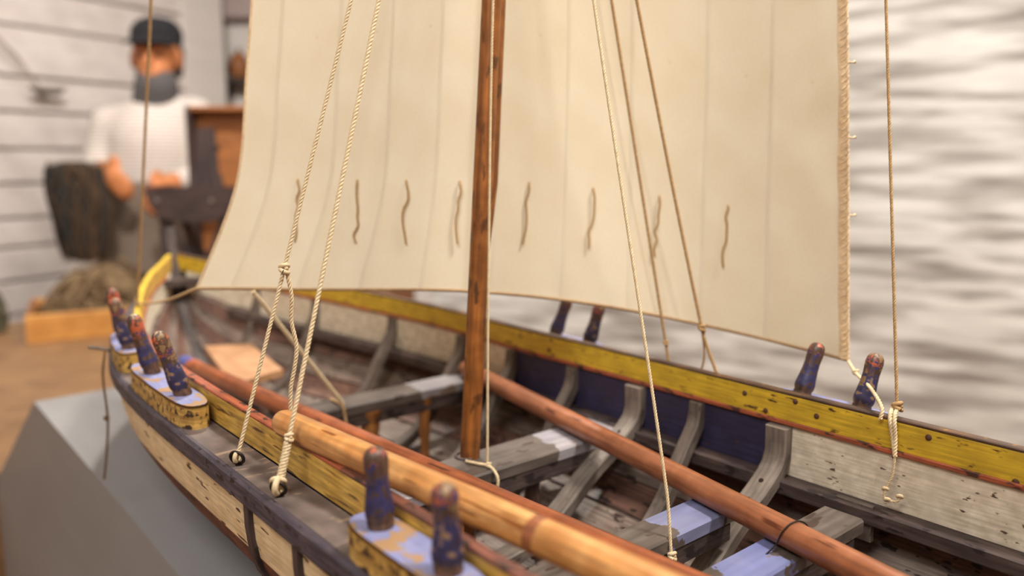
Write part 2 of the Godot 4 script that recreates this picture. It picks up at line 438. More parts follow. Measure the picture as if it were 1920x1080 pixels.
# a strip that follows the rail: dz from the coaming line (outward positive), dy from the sheer
func rail_bar(x0: float, x1: float, side: float, dz: float, dy: float, w, h: float, bv := 0.0008) -> Geo:
	var st := []
	for x in along(x0, x1):
		var ww: float = w.call(x) if w is Callable else w
		var dd: float = dz if not (w is Callable) else ww * 0.5
		var e := 0.01
		var slope := (half_beam(x + e) - half_beam(x - e)) / (2.0 * e)
		var out := Vector3(-slope, 0, 1).normalized()
		st.append([Vector3(x, sheer(x) + dy, half_beam(x) * side) + Vector3(out.x, 0, out.z * side) * dd, Vector3(out.x, 0, out.z * side), Vector3.UP, ww, h])
	var g := Geo.new()
	g.bar(st, bv)
	return g

func build_hull(boat: Node3D) -> void:
	var ends := 1.045
	# keel and the two stems
	var st := []
	for x in along(-0.86, 0.86, 0.05): st.append([Vector3(x, keel_line(x) * 0.5 + 0.002, 0), Vector3.BACK, Vector3.UP, 0.014, keel_line(x) + 0.004])
	var g := Geo.new(); g.bar(st); part("keel", [g, M.dark_wood], boat)
	for s in [1.0, -1.0]:
		st = []
		for p in [[0.845, 0.024], [0.91, 0.048], [0.965, 0.08], [1.008, 0.118], [1.035, 0.16], [1.052, 0.205], [1.064, 0.25], [1.072, 0.285]]:
			st.append(Vector3(p[0] * s, p[1], 0))
		var bs := []
		for i in st.size():
			var t: Vector3 = (st[min(i + 1, st.size() - 1)] - st[max(i - 1, 0)]).normalized()
			bs.append([st[i], Vector3.BACK, t.cross(Vector3.BACK), 0.018, 0.034])
		g = Geo.new(); g.bar(bs, 0.002); part("stem", [g, M.dark_wood], boat)
	# strakes
	var qs := [0.0, 0.05, 0.12, 0.22, 0.36, 0.52, 0.69, 1.0]
	for side in [-1.0, 1.0]:
		for j in 7:
			var outer := []
			var inner := []
			var rim := []
			for x in along(-ends, ends, 0.045):
				var o := []
				var n := []
				for k in 4:
					var q := lerpf(qs[j], qs[j + 1], k / 3.0)
					o.append(hull(x, side, q))
					n.append(hull(x, side, q, lerpf(0.0075, 0.0045, k / 3.0)))
				outer.append(o); inner.append(n); rim.append([o[0], n[0]])
			var a := Geo.new(); a.grid(outer, side > 0)
			var b := Geo.new(); b.grid(inner, side < 0); b.grid(rim)
			var om = M.cream if j == 6 else M.bottom_red
			part("plank", [a, om, b, M.plank if j % 2 == 0 else M.plank_brown], boat)
	# frames: curved timbers from under the coaming down across the bottom
	for f in [[-0.62, 0], [-0.48, 0], [-0.3, 0], [0.012, 1], [0.1, 0], [0.176, 1], [0.27, 0], [0.375, 0], [0.475, 0], [0.62, 0], [0.78, 0], [0.9, 0]]:
		var x: float = f[0]
		for side in [-1.0, 1.0]:
			if side < 0 and x > 0.6: continue
			var k := half_beam(x) / 0.193
			var pts := []
			var prof: Array = [[0.172, 0.182], [0.142, 0.181], [0.122, 0.160], [0.098, 0.118], [0.066, 0.075], [0.046, 0.035], [0.040, 0.0]] if f[1] else [[0.172, 0.185], [0.152, 0.182], [0.132, 0.168], [0.11, 0.153], [0.082, 0.134], [0.052, 0.098], [0.035, 0.05], [0.030, 0.0]]
			for p in prof: pts.append(Vector3(x, lerpf(keel_line(x) + 0.016, sheer(x) - 0.028, (p[0] - 0.03) / 0.142), p[1] * k * side))
			pts = Geo.resample(pts, 0.012)
			var bs := []
			for i in pts.size():
				var t: Vector3 = (pts[min(i + 1, pts.size() - 1)] - pts[max(i - 1, 0)]).normalized()
				bs.append([pts[i], Vector3.RIGHT, Vector3.RIGHT.cross(t), 0.021 if f[1] else 0.014, 0.013])
			var gg := Geo.new(); gg.bar(bs, 0.0015)
			var rb := part("frame_timber", [gg, M.rib_pale if f[1] else M.rib], boat)
			if f[1] and side > 0:
				for p in [5, 7]:
					var nh := Geo.new()
					var up: Vector3 = bs[p][2] * (1.0 if bs[p][2].y > 0 else -1.0)
					nh.tube([pts[p] + up * 0.0055, pts[p] + up * 0.0069], 0.0022, 10)
					part("bolt_head", [nh, M.iron], rb)
	# coaming, capping, orange beading, side deck, rubbing strake, lining and riser
	for side in [-1.0, 1.0]:
		var near: bool = side < 0
		var co := part("coaming", [rail_bar(-ends, ends, side, -0.004, -0.0125, 0.008, 0.025), M.yellow_near if near else M.yellow], boat)
		if near: part("capping", [rail_bar(0.66, ends, side, -0.004, 0.0006, 0.0082, 0.002), M.yellow], co)
		if near: part("capping", [rail_bar(-ends, 0.1, side, -0.004, 0.001, 0.0082, 0.003), M.worn_shaded_red], co, "worn red-brown edge with shade under the oar in its colour")  # wear plus painted shade where the oar lies over the edge
		part("capping", [rail_bar(0.1 if near else -ends, 0.66 if near else ends, side, -0.004, 0.001, 0.0082, 0.003), M.orange if near else M.brown_cap], co, "worn orange painted edge" if near else "worn brown edge")
		part("beading", [rail_bar(-1.0, 1.0, side, -0.0088, -0.0245, 0.0025, 0.0042), M.orange], co, "orange painted strip")
		part("side_deck", [rail_bar(-ends, ends, side, 0.0, -0.0275, deck_width, 0.005), M.ledge], boat)
		part("rubbing_strake", [rail_bar_outer(-ends, ends, side), M.strake], boat)
		var cuts := [-0.98, -0.78, -0.62, -0.48, -0.3, 0.012, 0.1, 0.176, 0.27, 0.375, 0.475, 0.62, 0.78, 1.03]
		for i in cuts.size() - 1:
			var mid: float = (cuts[i] + cuts[i + 1]) * 0.5
			var blue := mid > 0.02 and mid < 0.36
			var deep := 0.072 if near and mid > 0.6 else 0.046
			part("lining_panel", [rail_bar(cuts[i] + 0.0015, cuts[i + 1] - 0.0015, side, -0.005, -0.026 - deep * 0.5, 0.004, deep), M.navy if blue else M.lining_white], boat, "dark violet blue painted panel" if blue else "stained off-white panel")
		part("riser", [rail_bar(-0.95, 0.6 if near else 0.95, side, -0.014, -0.078, 0.018, 0.013, 0.0015), M.dark_wood], boat)
	# outside battens on the white strake
	for side in [-1.0, 1.0]:
		for x in [-0.22, -0.14, -0.055, 0.027, 0.107, 0.187]:
			var bs := []
			for q in [0.5, 0.62, 0.74, 0.86, 0.99]:
				var p := hull(x, side, q)
				var p2 := hull(x, side, q - 0.02)
				var t := (p - p2).normalized()
				bs.append([p + t.cross(Vector3.RIGHT * side) * -0.001, Vector3.RIGHT, t.cross(Vector3.RIGHT), 0.0085, 0.006])
			var gg := Geo.new(); gg.bar(bs)
			part("batten", [gg, M.dark_wood], boat)

func rail_bar_outer(x0: float, x1: float, side: float) -> Geo:
	var st := []
	for x in along(x0, x1):
		var e := 0.01
		var slope := (half_beam(x + e) - half_beam(x - e)) / (2.0 * e)
		var out := Vector3(-slope, 0, side).normalized() if side > 0 else Vector3(-slope, 0, -1).normalized()
		st.append([Vector3(x, sheer(x) - 0.034, half_beam(x) * side) + out * (deck_width(x) - 0.001), out, Vector3.UP, 0.008, 0.0185])
	var g := Geo.new()
	g.bar(st, 0.0025)
	return g

func turned_leg(parent: Node, x: float, z: float, y0: float, y1: float, mat: Material, fat := 1.0) -> void:
	var pts := []
	var rad := []
	for p in [[0.0, 0.0062], [0.1, 0.0062], [0.16, 0.0045], [0.3, 0.0058], [0.5, 0.0074], [0.66, 0.0064], [0.8, 0.0078], [0.86, 0.0054], [0.92, 0.0086], [1.0, 0.0086]]:
		pts.append(Vector3(x, lerpf(y0, y1, p[0]), z)); rad.append(p[1] * fat)
	var g := Geo.new(); g.tube(pts, rad, 14)
	part("stanchion", [g, mat], parent)

func build_thwarts(boat: Node3D) -> void:
	# x of the edge that faces the bow, width, ends across the boat
	var spec := [[0.455, 0.04, -0.183, 0.183], [0.208, 0.05, -0.186, 0.172], [0.015, 0.034, -0.186, 0.108], [-0.062, 0.034, -0.186, 0.158]]
	for i in 4:
		var s = spec[i]
		var g := Geo.new()
		var st := []
		for z in along(s[2], s[3], 0.06): st.append([Vector3(s[0] + 0.002 * z, 0.119, z), Vector3.RIGHT, Vector3.UP, s[1], 0.013])
		g.bar(st, 0.0018)
		var t := part("thwart", [g, M.thwarts[i]], boat)
		var fr := Geo.new()
		st = []
		for z in along(s[2] + 0.01, s[3] - 0.012, 0.06): st.append([Vector3(s[0] - s[1] * 0.5 + 0.004, 0.106, z), Vector3.RIGHT, Vector3.UP, 0.006, 0.016])
		fr.bar(st, 0.001)
		part("apron", [fr, M.dark_wood], t)
		if i == 0:
			turned_leg(t, s[0] - 0.012, 0.025, 0.028, 0.113, M.brown_leg, 1.45)
			turned_leg(t, s[0] - 0.012, 0.1, 0.034, 0.113, M.brown_leg)
		elif i == 1:
			turned_leg(t, s[0] - 0.006, -0.03, 0.034, 0.113, M.brown_leg, 1.3)
			turned_leg(t, s[0] - 0.01, 0.06, 0.04, 0.113, M.umber_leg, 1.1)
		elif i == 2:
			turned_leg(t, s[0] - 0.002, 0.045, 0.036, 0.113, M.red_leg, 1.0)
		else:
			turned_leg(t, s[0], 0.06, 0.036, 0.113, M.red_leg, 1.0)
			var br := Geo.new()
			br.bar([[Vector3(s[0], 0.1, 0.178), Vector3.RIGHT, Vector3.FORWARD, 0.03, 0.006], [Vector3(s[0], 0.13, 0.176), Vector3.RIGHT, Vector3.FORWARD, 0.03, 0.006]])
			part("bracket", [br, M.rib], t)

func thole_block(boat: Node3D, x0: float, x1: float, side: float, pins: Array, lean: Vector3, h: float) -> void:
	var y0 := sheer((x0 + x1) * 0.5) - 0.026
	var y1 := sheer((x0 + x1) * 0.5) - 0.005
	var pl := []
	var mid := (x0 + x1) * 0.5
	var hl := (x1 - x0) * 0.5
	for i in 24:
		var a := TAU * i / 24.0
		var cx: float = sign(cos(a)) * pow(abs(cos(a)), 0.36)
		var cz: float = sign(sin(a)) * pow(abs(sin(a)), 0.75)
		var x: float = mid + hl * cx
		pl.append(Vector2(x, side * (half_beam(x) + 0.0155 + 0.0145 * cz)))
	var g := Geo.new(); g.prism_side(pl, y0, y1 - 0.002)
	var lip := []
	for p in pl: lip.append(Vector2(mid + (p.x - mid) * 0.985, p.y + (side * (half_beam(p.x) + 0.0155) - p.y) * 0.06))
	for i in 24:
		var a: Vector2 = pl[i]
		var b: Vector2 = pl[(i + 1) % 24]
		var c: Vector2 = lip[(i + 1) % 24]
		var d: Vector2 = lip[i]
		var nn := Vector3(b.y - a.y, 0, a.x - b.x).normalized()
		nn = (nn * (1 if nn.dot(Vector3(a.x - mid, 0, 0)) > 0 or true else -1) + Vector3.UP).normalized()
		g.quad(Vector3(a.x, y1 - 0.002, a.y), Vector3(b.x, y1 - 0.002, b.y), Vector3(c.x, y1, c.y), Vector3(d.x, y1, d.y), nn, nn, nn, nn)
	var top := Geo.new(); top.prism_cap(lip, y1)
	var bl := part("thole_block", [g, M.block, top, M.lilac], boat, "yellow block with worn lilac top")
	var k := 0
	for x in pins:
		var b := Vector3(x, y1 - 0.001, side * (half_beam(x) + 0.0145))
		var up := (Vector3.UP * h + lean * (1.0 if k == 0 else 0.8)).normalized()
		var pts := []
		var rad := []
		for p in [[0.0, 0.0076], [0.1, 0.0078], [0.11, 0.0072], [0.17, 0.0084], [0.24, 0.0086], [0.36, 0.0077], [0.5, 0.0069], [0.64, 0.0066], [0.76, 0.0070], [0.85, 0.0072], [0.92, 0.0066], [0.965, 0.0052], [0.99, 0.0033], [1.0, 0.0008]]:
			pts.append(b + up * h * p[0]); rad.append(p[1])
		var pg := Geo.new(); pg.tube(pts, rad, 20)
		part("thole_pin", [pg, M.pins[(k if side > 0 or x0 < 0.2 else 1 + k) % 3]], bl, "worn blue and orange painted pin")
		k += 1

func build_fittings(boat: Node3D) -> void:
	thole_block(boat, -0.066, 0.048, -1.0, [0.025, -0.041], Vector3(0.001, 0, -0.002), 0.048)
	thole_block(boat, 0.318, 0.505, -1.0, [0.362, 0.455], Vector3(0.006, 0, -0.018), 0.062)
	thole_block(boat, 0.535, 0.66, -1.0, [0.562, 0.63], Vector3(0.004, 0, -0.012), 0.058)
	thole_block(boat, -0.40, -0.30, -1.0, [-0.32, -0.38], Vector3(0, 0, -0.004), 0.05)
	thole_block(boat, -0.07, 0.036, 1.0, [0.008, -0.046], Vector3(-0.006, 0, 0.016), 0.05)
	thole_block(boat, 0.25, 0.352, 1.0, [0.326, 0.27], Vector3(-0.014, 0, 0.010), 0.05)
	# mast, tapering, stepped just aft of the second thwart
	var foot := Vector3(0.226, 0.03, 0.0)
	var head := Vector3(0.196, 1.03, 0.045)
	var pts := []
	var rad := []
	for i in 15:
		pts.append(foot.lerp(head, i / 14.0)); rad.append(lerpf(0.0094, 0.0078, i / 14.0))
	pts.append(head + Vector3(0, 0.006, 0)); rad.append(0.004)
	var g := Geo.new(); g.tube(pts, rad, 24)
	part("mast", [g, M.mast], boat, "varnished brown wooden mast")
	var k := Geo.new()
	k.tube(ring(Vector3(0.226, 0.1262, 0.003), Vector3.UP, 0.0105, 20), 0.0014, 8, false)
	part("mast_collar", [k, M.dark_wood], boat)
	# eye bolts on the side deck
	for e in [Vector3(0.217, 0.1755, -0.2165), Vector3(0.144, 0.1755, -0.2165)]:
		var eg := Geo.new()
		eg.tube(ring(e + Vector3(0, 0.0055, 0), Vector3(0.6, 0.3, 0.75).normalized(), 0.0052, 18), 0.0013, 8, false)
		eg.tube([e + Vector3(0, -0.004, 0), e + Vector3(0, 0.001, 0)], 0.0016, 8)
		part("eye_bolt", [eg, M.iron], boat, "dark iron ring eye")
	# iron stains and knots on the far coaming are old fastenings: small domed nail heads
	for p in [[0.05, -0.008], [0.028, -0.019], [-0.0, -0.004], [-0.17, -0.022], [-0.11, -0.006], [0.31, -0.016], [0.43, -0.010], [-0.02, -0.012]]:
		var ng := Geo.new()
		var c := Vector3(p[0], sheer(p[0]) + p[1], half_beam(p[0]) - 0.0078)
		ng.tube([c, c + Vector3(0, 0, -0.0009), c + Vector3(0, 0, -0.0013)], [0.0026, 0.0022, 0.0006], 10)
		part("nail_head", [ng, M.rusty], boat)
	# breasthooks close both ends
	for s in [1.0, -1.0]:
		var pl := []
		for x in along(0.99, 1.045, 0.018): pl.append(Vector2(x * s, half_beam(x) - 0.006))
		var back := pl.duplicate()
		back.reverse()
		for p in back: pl.append(Vector2(p.x, -p.y))
		var bg := Geo.new()
		bg.prism_side(pl, 0.196, 0.206); bg.prism_cap(pl, 0.206); bg.prism_cap(pl, 0.196, false)
		part("breasthook", [bg, M.dark_wood], boat)

func ring(c: Vector3, axis: Vector3, r: float, m: int) -> Array:
	var s := axis.cross(Vector3.UP if abs(axis.y) < 0.9 else Vector3.RIGHT).normalized()
	var u := axis.cross(s)
	var out := []
	for i in m + 1: out.append(c + (s * cos(TAU * i / m) + u * sin(TAU * i / m)) * r)
	return out

func build_boat() -> void:
	M.brown_leg = finish(surface_image(128, 128, {"seed": 301, "a": c8(150, 100, 50), "b": c8(120, 74, 34), "grain_amount": 0.2, "stretch": 8}), 0.45, Vector2(0.08, 0.05))
	M.red_leg = finish(surface_image(128, 128, {"seed": 303, "a": c8(112, 62, 40), "b": c8(84, 46, 32), "grain_amount": 0.2, "stretch": 8}), 0.45, Vector2(0.08, 0.05))
	M.umber_leg = finish(surface_image(128, 128, {"seed": 305, "a": c8(80, 54, 44), "b": c8(58, 40, 36), "grain_amount": 0.2, "stretch": 8}), 0.5, Vector2(0.08, 0.05))
	var boat := thing("model_boat", "large wooden model boat with yellow coaming and dark side decks on grey plinth", "model boat", boat_frame)
	build_hull(boat)
	build_thwarts(boat)
	build_fittings(boat)

# ------------------------------------------------------------------ rigging and loose gear
func oar(called: String, label: String, a: Vector3, b: Vector3, r: float, mat: Material, tips: Array) -> void:
	var o := boat_thing(called, label, "oar", a, "oars lying in the boat")
	var l := (b - a).length()
	var d := (b - a) / l
	var pts := []
	var rad := []
	for p in [[0.0, 0.15], [0.0012, 0.55], [0.004, 0.82], [0.009, 0.97], [0.016, 1.0]]:
		pts.append(d * p[0]); rad.append(p[1] * r)
	for i in 12: pts.append(d * lerpf(0.03, l, i / 11.0)); rad.append(r)
	pts.append(d * (l + 0.006)); rad.append(r * 0.6)
	var g := Geo.new(); g.tube(pts, rad, 28)
	part("loom", [g, mat], o)
	for t in tips:
		var tg := Geo.new()
		var tp := []
		var tr := []
		for i in 5: tp.append(d * lerpf(t[0], t[1], i / 4.0)); tr.append(r * (1.012 if i in [0, 4] else 1.03))
		tg.tube(tp, tr, 28)
		part(t[2], [tg, t[3]], o, t[4])

func cord(called: String, label: String, path: Array, r: float, mat: Material, laid := true, pitch := 0.009, knots := [], grp := "") -> Node3D:
	var o := boat_thing(called, label, "rope", path[0], grp)
	var loc := []
	for p in path: loc.append(p - path[0])
	var g := Geo.new()
	if laid: g.laid(loc, r, pitch)
	else: g.tube(Geo.resample(loc, 0.012), r, 8)
	part("line", [g, mat], o)
	for k in knots:   # a few wrapped turns and a crossing
		var kg := Geo.new()
		var c: Vector3 = k[0] - path[0]
		var s: float = k[1]
		var ax := Vector3(0.25, 1, 0.15).normalized()
		kg.tube(ring(c + ax * s * 0.55, Vector3(0.5, 1, 0.1).normalized(), s * 0.85, 14), s * 0.5, 8, false)
		kg.tube(ring(c - ax * s * 0.45, Vector3(-0.3, 1, 0.4).normalized(), s * 0.9, 14), s * 0.5, 8, false)
		kg.tube(ring(c, Vector3(0.3, 0.2, 1).normalized(), s * 0.75, 14), s * 0.45, 8, false)
		part("knot", [kg, mat], o)
	return o

func whip(o: Node3D, a: Vector3, b: Vector3, r: float, mat: Material) -> void:   # the doubled, seized end above an eye
	var g := Geo.new()
	g.laid([a, a.lerp(b, 0.5), b], r, 0.007)
	part("splice", [g, mat], o)

func build_rig() -> void:
	var head := Vector3(0.201, 1.006, 0.036)
	# two shrouds on the side that faces the viewer's wall of light
	var e1 := Vector3(0.217, 0.181, -0.2165)
	var e2 := Vector3(0.144, 0.181, -0.2165)
	var k1 := e1.lerp(head, 0.168)
	var s1 := cord("shroud", "laid cream shroud tied with a loop knot, ending in small iron eye", [e1, k1, e1.lerp(head, 0.6), head], 0.0016, M.rope, true, 0.009, [[k1, 0.0034]])
	var loop := Geo.new()
	loop.tube(ring(Vector3(0, 0.001, 0), Vector3(0.7, 0.1, -0.6).normalized(), 0.0036, 14), 0.0017, 8, false)
	part("eye_loop", [loop, M.rope], s1)
	var s2 := cord("shroud", "laid cream shroud with seized doubled end hooked into iron eye", [e2, e2.lerp(head, 0.5), head], 0.00175, M.rope, true, 0.009, [[e2.lerp(head, 0.04), 0.0026]])
	whip(s2, e2.lerp(head, 0.008) - e2, e2.lerp(head, 0.036) - e2, 0.003, M.rope)
	loop = Geo.new()
	loop.tube(ring(Vector3(0, 0.002, 0), Vector3(0.7, 0.1, -0.6).normalized(), 0.0052, 16), 0.0022, 8, false)
	loop.tube(ring(Vector3(0.002, 0.004, 0.001), Vector3(0.5, 0.6, 0.4).normalized(), 0.0042, 16), 0.0019, 8, false)
	part("eye_loop", [loop, M.rope], s2)
	cord("rope_tail", "slack cream cord hanging from the loop knot down beside pale oar", [k1 + Vector3(0, 0.001, 0.001), Vector3(0.2131, 0.3131, -0.1719), Vector3(0.2136, 0.2965, -0.1695), Vector3(0.2162, 0.2796, -0.1695), Vector3(0.2161, 0.2583, -0.1662), Vector3(0.2176, 0.2415, -0.168), Vector3(0.2199, 0.2244, -0.1708), Vector3(0.222, 0.190, -0.1712)], 0.0017, M.rope, true, 0.009)
	# stay made fast to the third thwart
	cord("stay", "thin cream stay knotted round thwart under the red-brown oar", [Vector3(0.0, 0.088, 0.0235), Vector3(-0.005, 0.103, 0.0195), Vector3(-0.004, 0.115, 0.018), Vector3(0.005, 0.16, 0.0215), Vector3(0.005, 0.116, 0.02).lerp(head, 0.5), head], 0.0013, M.rope, true, 0.007, [[Vector3(-0.005, 0.113, 0.018), 0.0028]])
	# shrouds beyond the sail's foot
	var f4 := Vector3(0.159, 0.178, 0.217)
	var f5 := Vector3(0.115, 0.178, 0.217)
	var f5b := Vector3(0.095, 0.178, 0.217)
	cord("shroud", "brownish shroud crossing the sail with a single small knot below its foot", [f4, f4.lerp(head, 0.5), head], 0.0016, M.rope_brown, true, 0.009, [[f4.lerp(head, 0.045), 0.0024]])
	var k5 := Vector3(0.108, 0.19, 0.215).lerp(head, 0.06)
	var fork := cord("shroud", "brownish shroud crossing the sail and forking in two below its foot", [f5b, k5, k5.lerp(head, 0.5), head], 0.0017, M.rope_brown, true, 0.009, [[k5, 0.0032]])
	var lgg := Geo.new(); lgg.laid([k5 - f5b, f5.lerp(k5, 0.5) - f5b, f5 + Vector3(0.012, 0, 0) - f5b], 0.0011, 0.008)
	part("leg", [lgg, M.rope_brown], fork)
	# line lashed over the far coaming
	var tie := Vector3(-0.082, 0.207, 0.193)
	var t6 := cord("halyard", "cream line lashed over yellow coaming with a frayed hanging end", [tie, tie.lerp(Vector3(0.03, 0.86, 0.29), 0.5), Vector3(0.03, 0.86, 0.29)], 0.0013, M.rope_brown, true, 0.007, [[tie + Vector3(0, 0.003, 0), 0.0034]])
	for dz in [0.0, 0.0035]:
		var lg := Geo.new()
		lg.laid([Vector3(dz, 0.002, 0), Vector3(-0.004 + dz, -0.004, -0.0125), Vector3(-0.006 + dz * 0.6, -0.018, -0.0135), Vector3(-0.008, -0.032, -0.016)], 0.0017, 0.008)
		part("lashing", [lg, M.rope], t6)
	var tg := Geo.new()
	tg.laid([Vector3(-0.008, -0.032, -0.016), Vector3(-0.007, -0.048, -0.0165), Vector3(-0.0035, -0.0605, -0.018), Vector3(-0.004, -0.0665, -0.0185), Vector3(-0.0085, -0.0672, -0.018), Vector3(-0.013, -0.066, -0.0175), Vector3(-0.0145, -0.0625, -0.017)], 0.0011, 0.007)
	part("tail", [tg, M.rope], t6)
	for p in [Vector3(-0.0035, -0.059, -0.018), Vector3(-0.0145, -0.062, -0.017), Vector3(-0.006, -0.067, -0.0185)]:
		var fg := Geo.new()
		fg.tube(ring(p, Vector3(0.3, 0.6, 0.6).normalized(), 0.0016, 10), 0.0014, 6, false)
		part("frayed_knot", [fg, M.rope], t6)
	# halyard beside the mast, hitched to the mast thwart
	var h0 := Vector3(0.1925, 0.127, 0.001)
	cord("mast_line", "cream line running down beside mast to its thwart", [h0, Vector3(0.199, 0.3, 0.0085), Vector3(0.1985, 0.5324, 0.0145), Vector3(0.187, 0.99, 0.031)], 0.0012, M.rope, true, 0.008, [[h0 + Vector3(-0.002, 0.001, 0), 0.0022]])
	cord("mast_line_end", "loose cord end looped from mast foot over the thwart edge", [Vector3(0.2135, 0.1272, -0.0075), Vector3(0.2, 0.128, -0.004), Vector3(0.187, 0.1275, 0.0003), Vector3(0.1775, 0.1195, 0.001), Vector3(0.1785, 0.105, 0.0), Vector3(0.178, 0.094, 0.002)], 0.0015, M.rope, true, 0.008)
	# sheet and clew lines
	cord("sheet", "taut pale sheet from the sail foot down to the aftermost thwart", [Vector3(0.429, 0.269, -0.113), Vector3(0.433, 0.2, -0.0635), Vector3(0.437, 0.129, -0.0125)], 0.0026, M.rope, true, 0.012)
	cord("hitch", "brown cord hitched round the aftermost thwart with its end hanging", [Vector3(0.476, 0.125, -0.008), Vector3(0.46, 0.1275, -0.012), Vector3(0.436, 0.1275, -0.014), Vector3(0.4325, 0.118, -0.0135), Vector3(0.4285, 0.1, -0.012), Vector3(0.422, 0.076, -0.006), Vector3(0.42, 0.05, -0.004)], 0.0017, M.rope_brown, true, 0.009)
	cord("clew_line", "cord from the sail's lower corner to the yellow coaming at boat's end", [Vector3(0.478, 0.27, -0.1515), Vector3(0.62, 0.237, -0.142), Vector3(0.75, 0.214, -0.139)], 0.0016, M.rope_brown, true, 0.009)
	cord("backstay", "blurred cream line rising from coaming at the boat's curved end", [Vector3(0.75, 0.2145, -0.1395), Vector3(0.61, 0.477, -0.149), Vector3(0.471, 0.739, -0.159)], 0.0017, M.rope_brown, true, 0.009, [[Vector3(0.75, 0.2155, -0.1395), 0.0026]])
	cord("tack_line", "short cream cord tying the sail's hemmed corner to yellow coaming", [Vector3(0.0066, 0.214, 0.2857), Vector3(-0.023, 0.2155, 0.243), Vector3(-0.059, 0.2175, 0.197), Vector3(-0.074, 0.208, 0.1845), Vector3(-0.075, 0.2, 0.181)], 0.0016, M.rope, true, 0.008, [[Vector3(-0.021, 0.2155, 0.2455), 0.0024]])
	# wooden toggle with a hanging lanyard, outside the coaming near the boat's end
	var tog := boat_thing("toggle_stick", "small grey stick poking out from the third thole block", "stick", Vector3(0.606, 0.186, -0.199))
	var sg := Geo.new(); sg.tube([Vector3(0, 0, 0.004), Vector3(0.002, 0.008, -0.022), Vector3(0.002, 0.0105, -0.031)], [0.002, 0.0019, 0.0017], 8)
	part("stick", [sg, M.rib], tog)
	cord("lanyard", "frayed brown cord hanging down outside the hull from small stick", [Vector3(0.604, 0.192, -0.214), Vector3(0.602, 0.165, -0.219), Vector3(0.597, 0.1147, -0.219), Vector3(0.6, 0.0777, -0.222), Vector3(0.605, 0.0433, -0.226)], 0.0014, M.rope_dark, true, 0.009, [[Vector3(0.6, 0.115, -0.2195), 0.0024]])
	# spars
	var sp := boat_thing("sprit", "slim brown spar standing between mast and sail", "spar", Vector3(0.2315, 0.31, 0.031))
	var g := Geo.new(); g.tube([Vector3.ZERO, Vector3(-0.003, 0.07, 0.004), Vector3(-0.0075, 0.23, 0.010), Vector3(-0.017, 0.52, 0.0215)], [0.003, 0.0066, 0.0066, 0.006], 16)
	part("pole", [g, M.mast], sp)
	var yd := boat_thing("yard", "brown wooden yard carrying the head of the cream sail", "spar", Vector3(0.42, 0.728, -0.13))
	g = Geo.new(); g.tube([Vector3.ZERO, Vector3(-0.17, 0.052, 0.186), Vector3(-0.4, 0.122, 0.432)], [0.007, 0.01, 0.007], 16)
	part("pole", [g, M.mast], yd)
	# oars
	oar("oar", "pale varnished oar resting on the coaming edge behind thole pins", Vector3(0.19, 0.2125, -0.1945), Vector3(-0.62, 0.189, -0.085), 0.0101, M.oar_light, [[0.246, 0.253, "band", M.oar_red, "darker brown band"]])
	oar("oar", "dark red-brown oar with blue and orange tip along the inside of the coaming", Vector3(0.715, 0.136, -0.098), Vector3(-0.27, 0.1365, -0.0246), 0.0105, M.oar_near, [[0.004, 0.03, "tip_band", M.navy_tip, "blue painted band"], [0.03, 0.05, "tip_band", M.orange, "orange painted band"]])
	oar("oar", "smooth red-brown oar lying across thwarts towards the violet blue panels", Vector3(0.458, 0.1365, 0.171), Vector3(-0.36, 0.1365, 0.0156), 0.0105, M.oar_red, [])
	var wr := boat_thing("wire_lashing", "thin dark wire bent over red-brown oar by fourth thwart", "wire", Vector3(-0.075, 0.1365, 0.07))
	g = Geo.new()
	var wp := []
	for i in 15:
		var a := lerpf(-0.4, PI + 0.3, i / 14.0)
		wp.append(Vector3(0.001 * i - 0.004, sin(a) * 0.0118, cos(a) * 0.0118))
	wp.append(wp[-1] + Vector3(0.006, -0.012, -0.012))
	g.tube(Geo.resample(wp, 0.003), 0.0006, 6)
	part("wire", [g, M.iron], wr)
	# loose boards
	var sb := boat_thing("seat_board", "loose tan board lying in the boat's far end", "board", Vector3(0.79, 0.098, 0.012))
	g = Geo.new()
	var pl := [Vector2(-0.118, -0.062), Vector2(-0.088, 0.022), Vector2(0.102, 0.052), Vector2(0.13, -0.012)]
	g.prism_side(pl, 0, 0.009); g.prism_cap(pl, 0.009); g.prism_cap(pl, 0, false)
	part("plank", [g, M.seat_wood], sb)
	var bb := boat_thing("blade", "pale thin wooden blade on the bottom beneath the aftermost thwart", "board", Vector3(0.612, 0.047, 0.078))
	g = Geo.new()
	pl = [Vector2(-0.05, -0.02), Vector2(-0.052, 0.012), Vector2(-0.035, 0.034), Vector2(0.03, 0.042), Vector2(0.05, 0.02), Vector2(0.045, -0.03)]
	g.prism_side(pl, 0, 0.005); g.prism_cap(pl, 0.005); g.prism_cap(pl, 0, false)
	part("board", [g, M.pale_wood], bb)

# ------------------------------------------------------------------ the sail
var sail_rows := [
	[Vector3(0.478, 0.270, -0.152), Vector3(0.379, 0.272, -0.064), Vector3(0.279, 0.271, 0.047), Vector3(0.221, 0.255, 0.153), Vector3(0.104, 0.226, 0.263), Vector3(0.007, 0.215, 0.285)],
	[Vector3(0.446, 0.374, -0.118), Vector3(0.358, 0.373, -0.039), Vector3(0.273, 0.372, 0.054), Vector3(0.220, 0.367, 0.155), Vector3(0.110, 0.352, 0.262), Vector3(0.015, 0.347, 0.283)],
	[Vector3(0.428, 0.487, -0.108), Vector3(0.346, 0.485, -0.033), Vector3(0.265, 0.485, 0.055), Vector3(0.215, 0.487, 0.151), Vector3(0.110, 0.485, 0.253), Vector3(0.021, 0.480, 0.276)],
	[Vector3(0.386, 0.737, -0.097), Vector3(0.320, 0.758, -0.022), Vector3(0.250, 0.778, 0.054), Vector3(0.191, 0.795, 0.119), Vector3(0.105, 0.820, 0.212), Vector3(0.049, 0.836, 0.274)]]
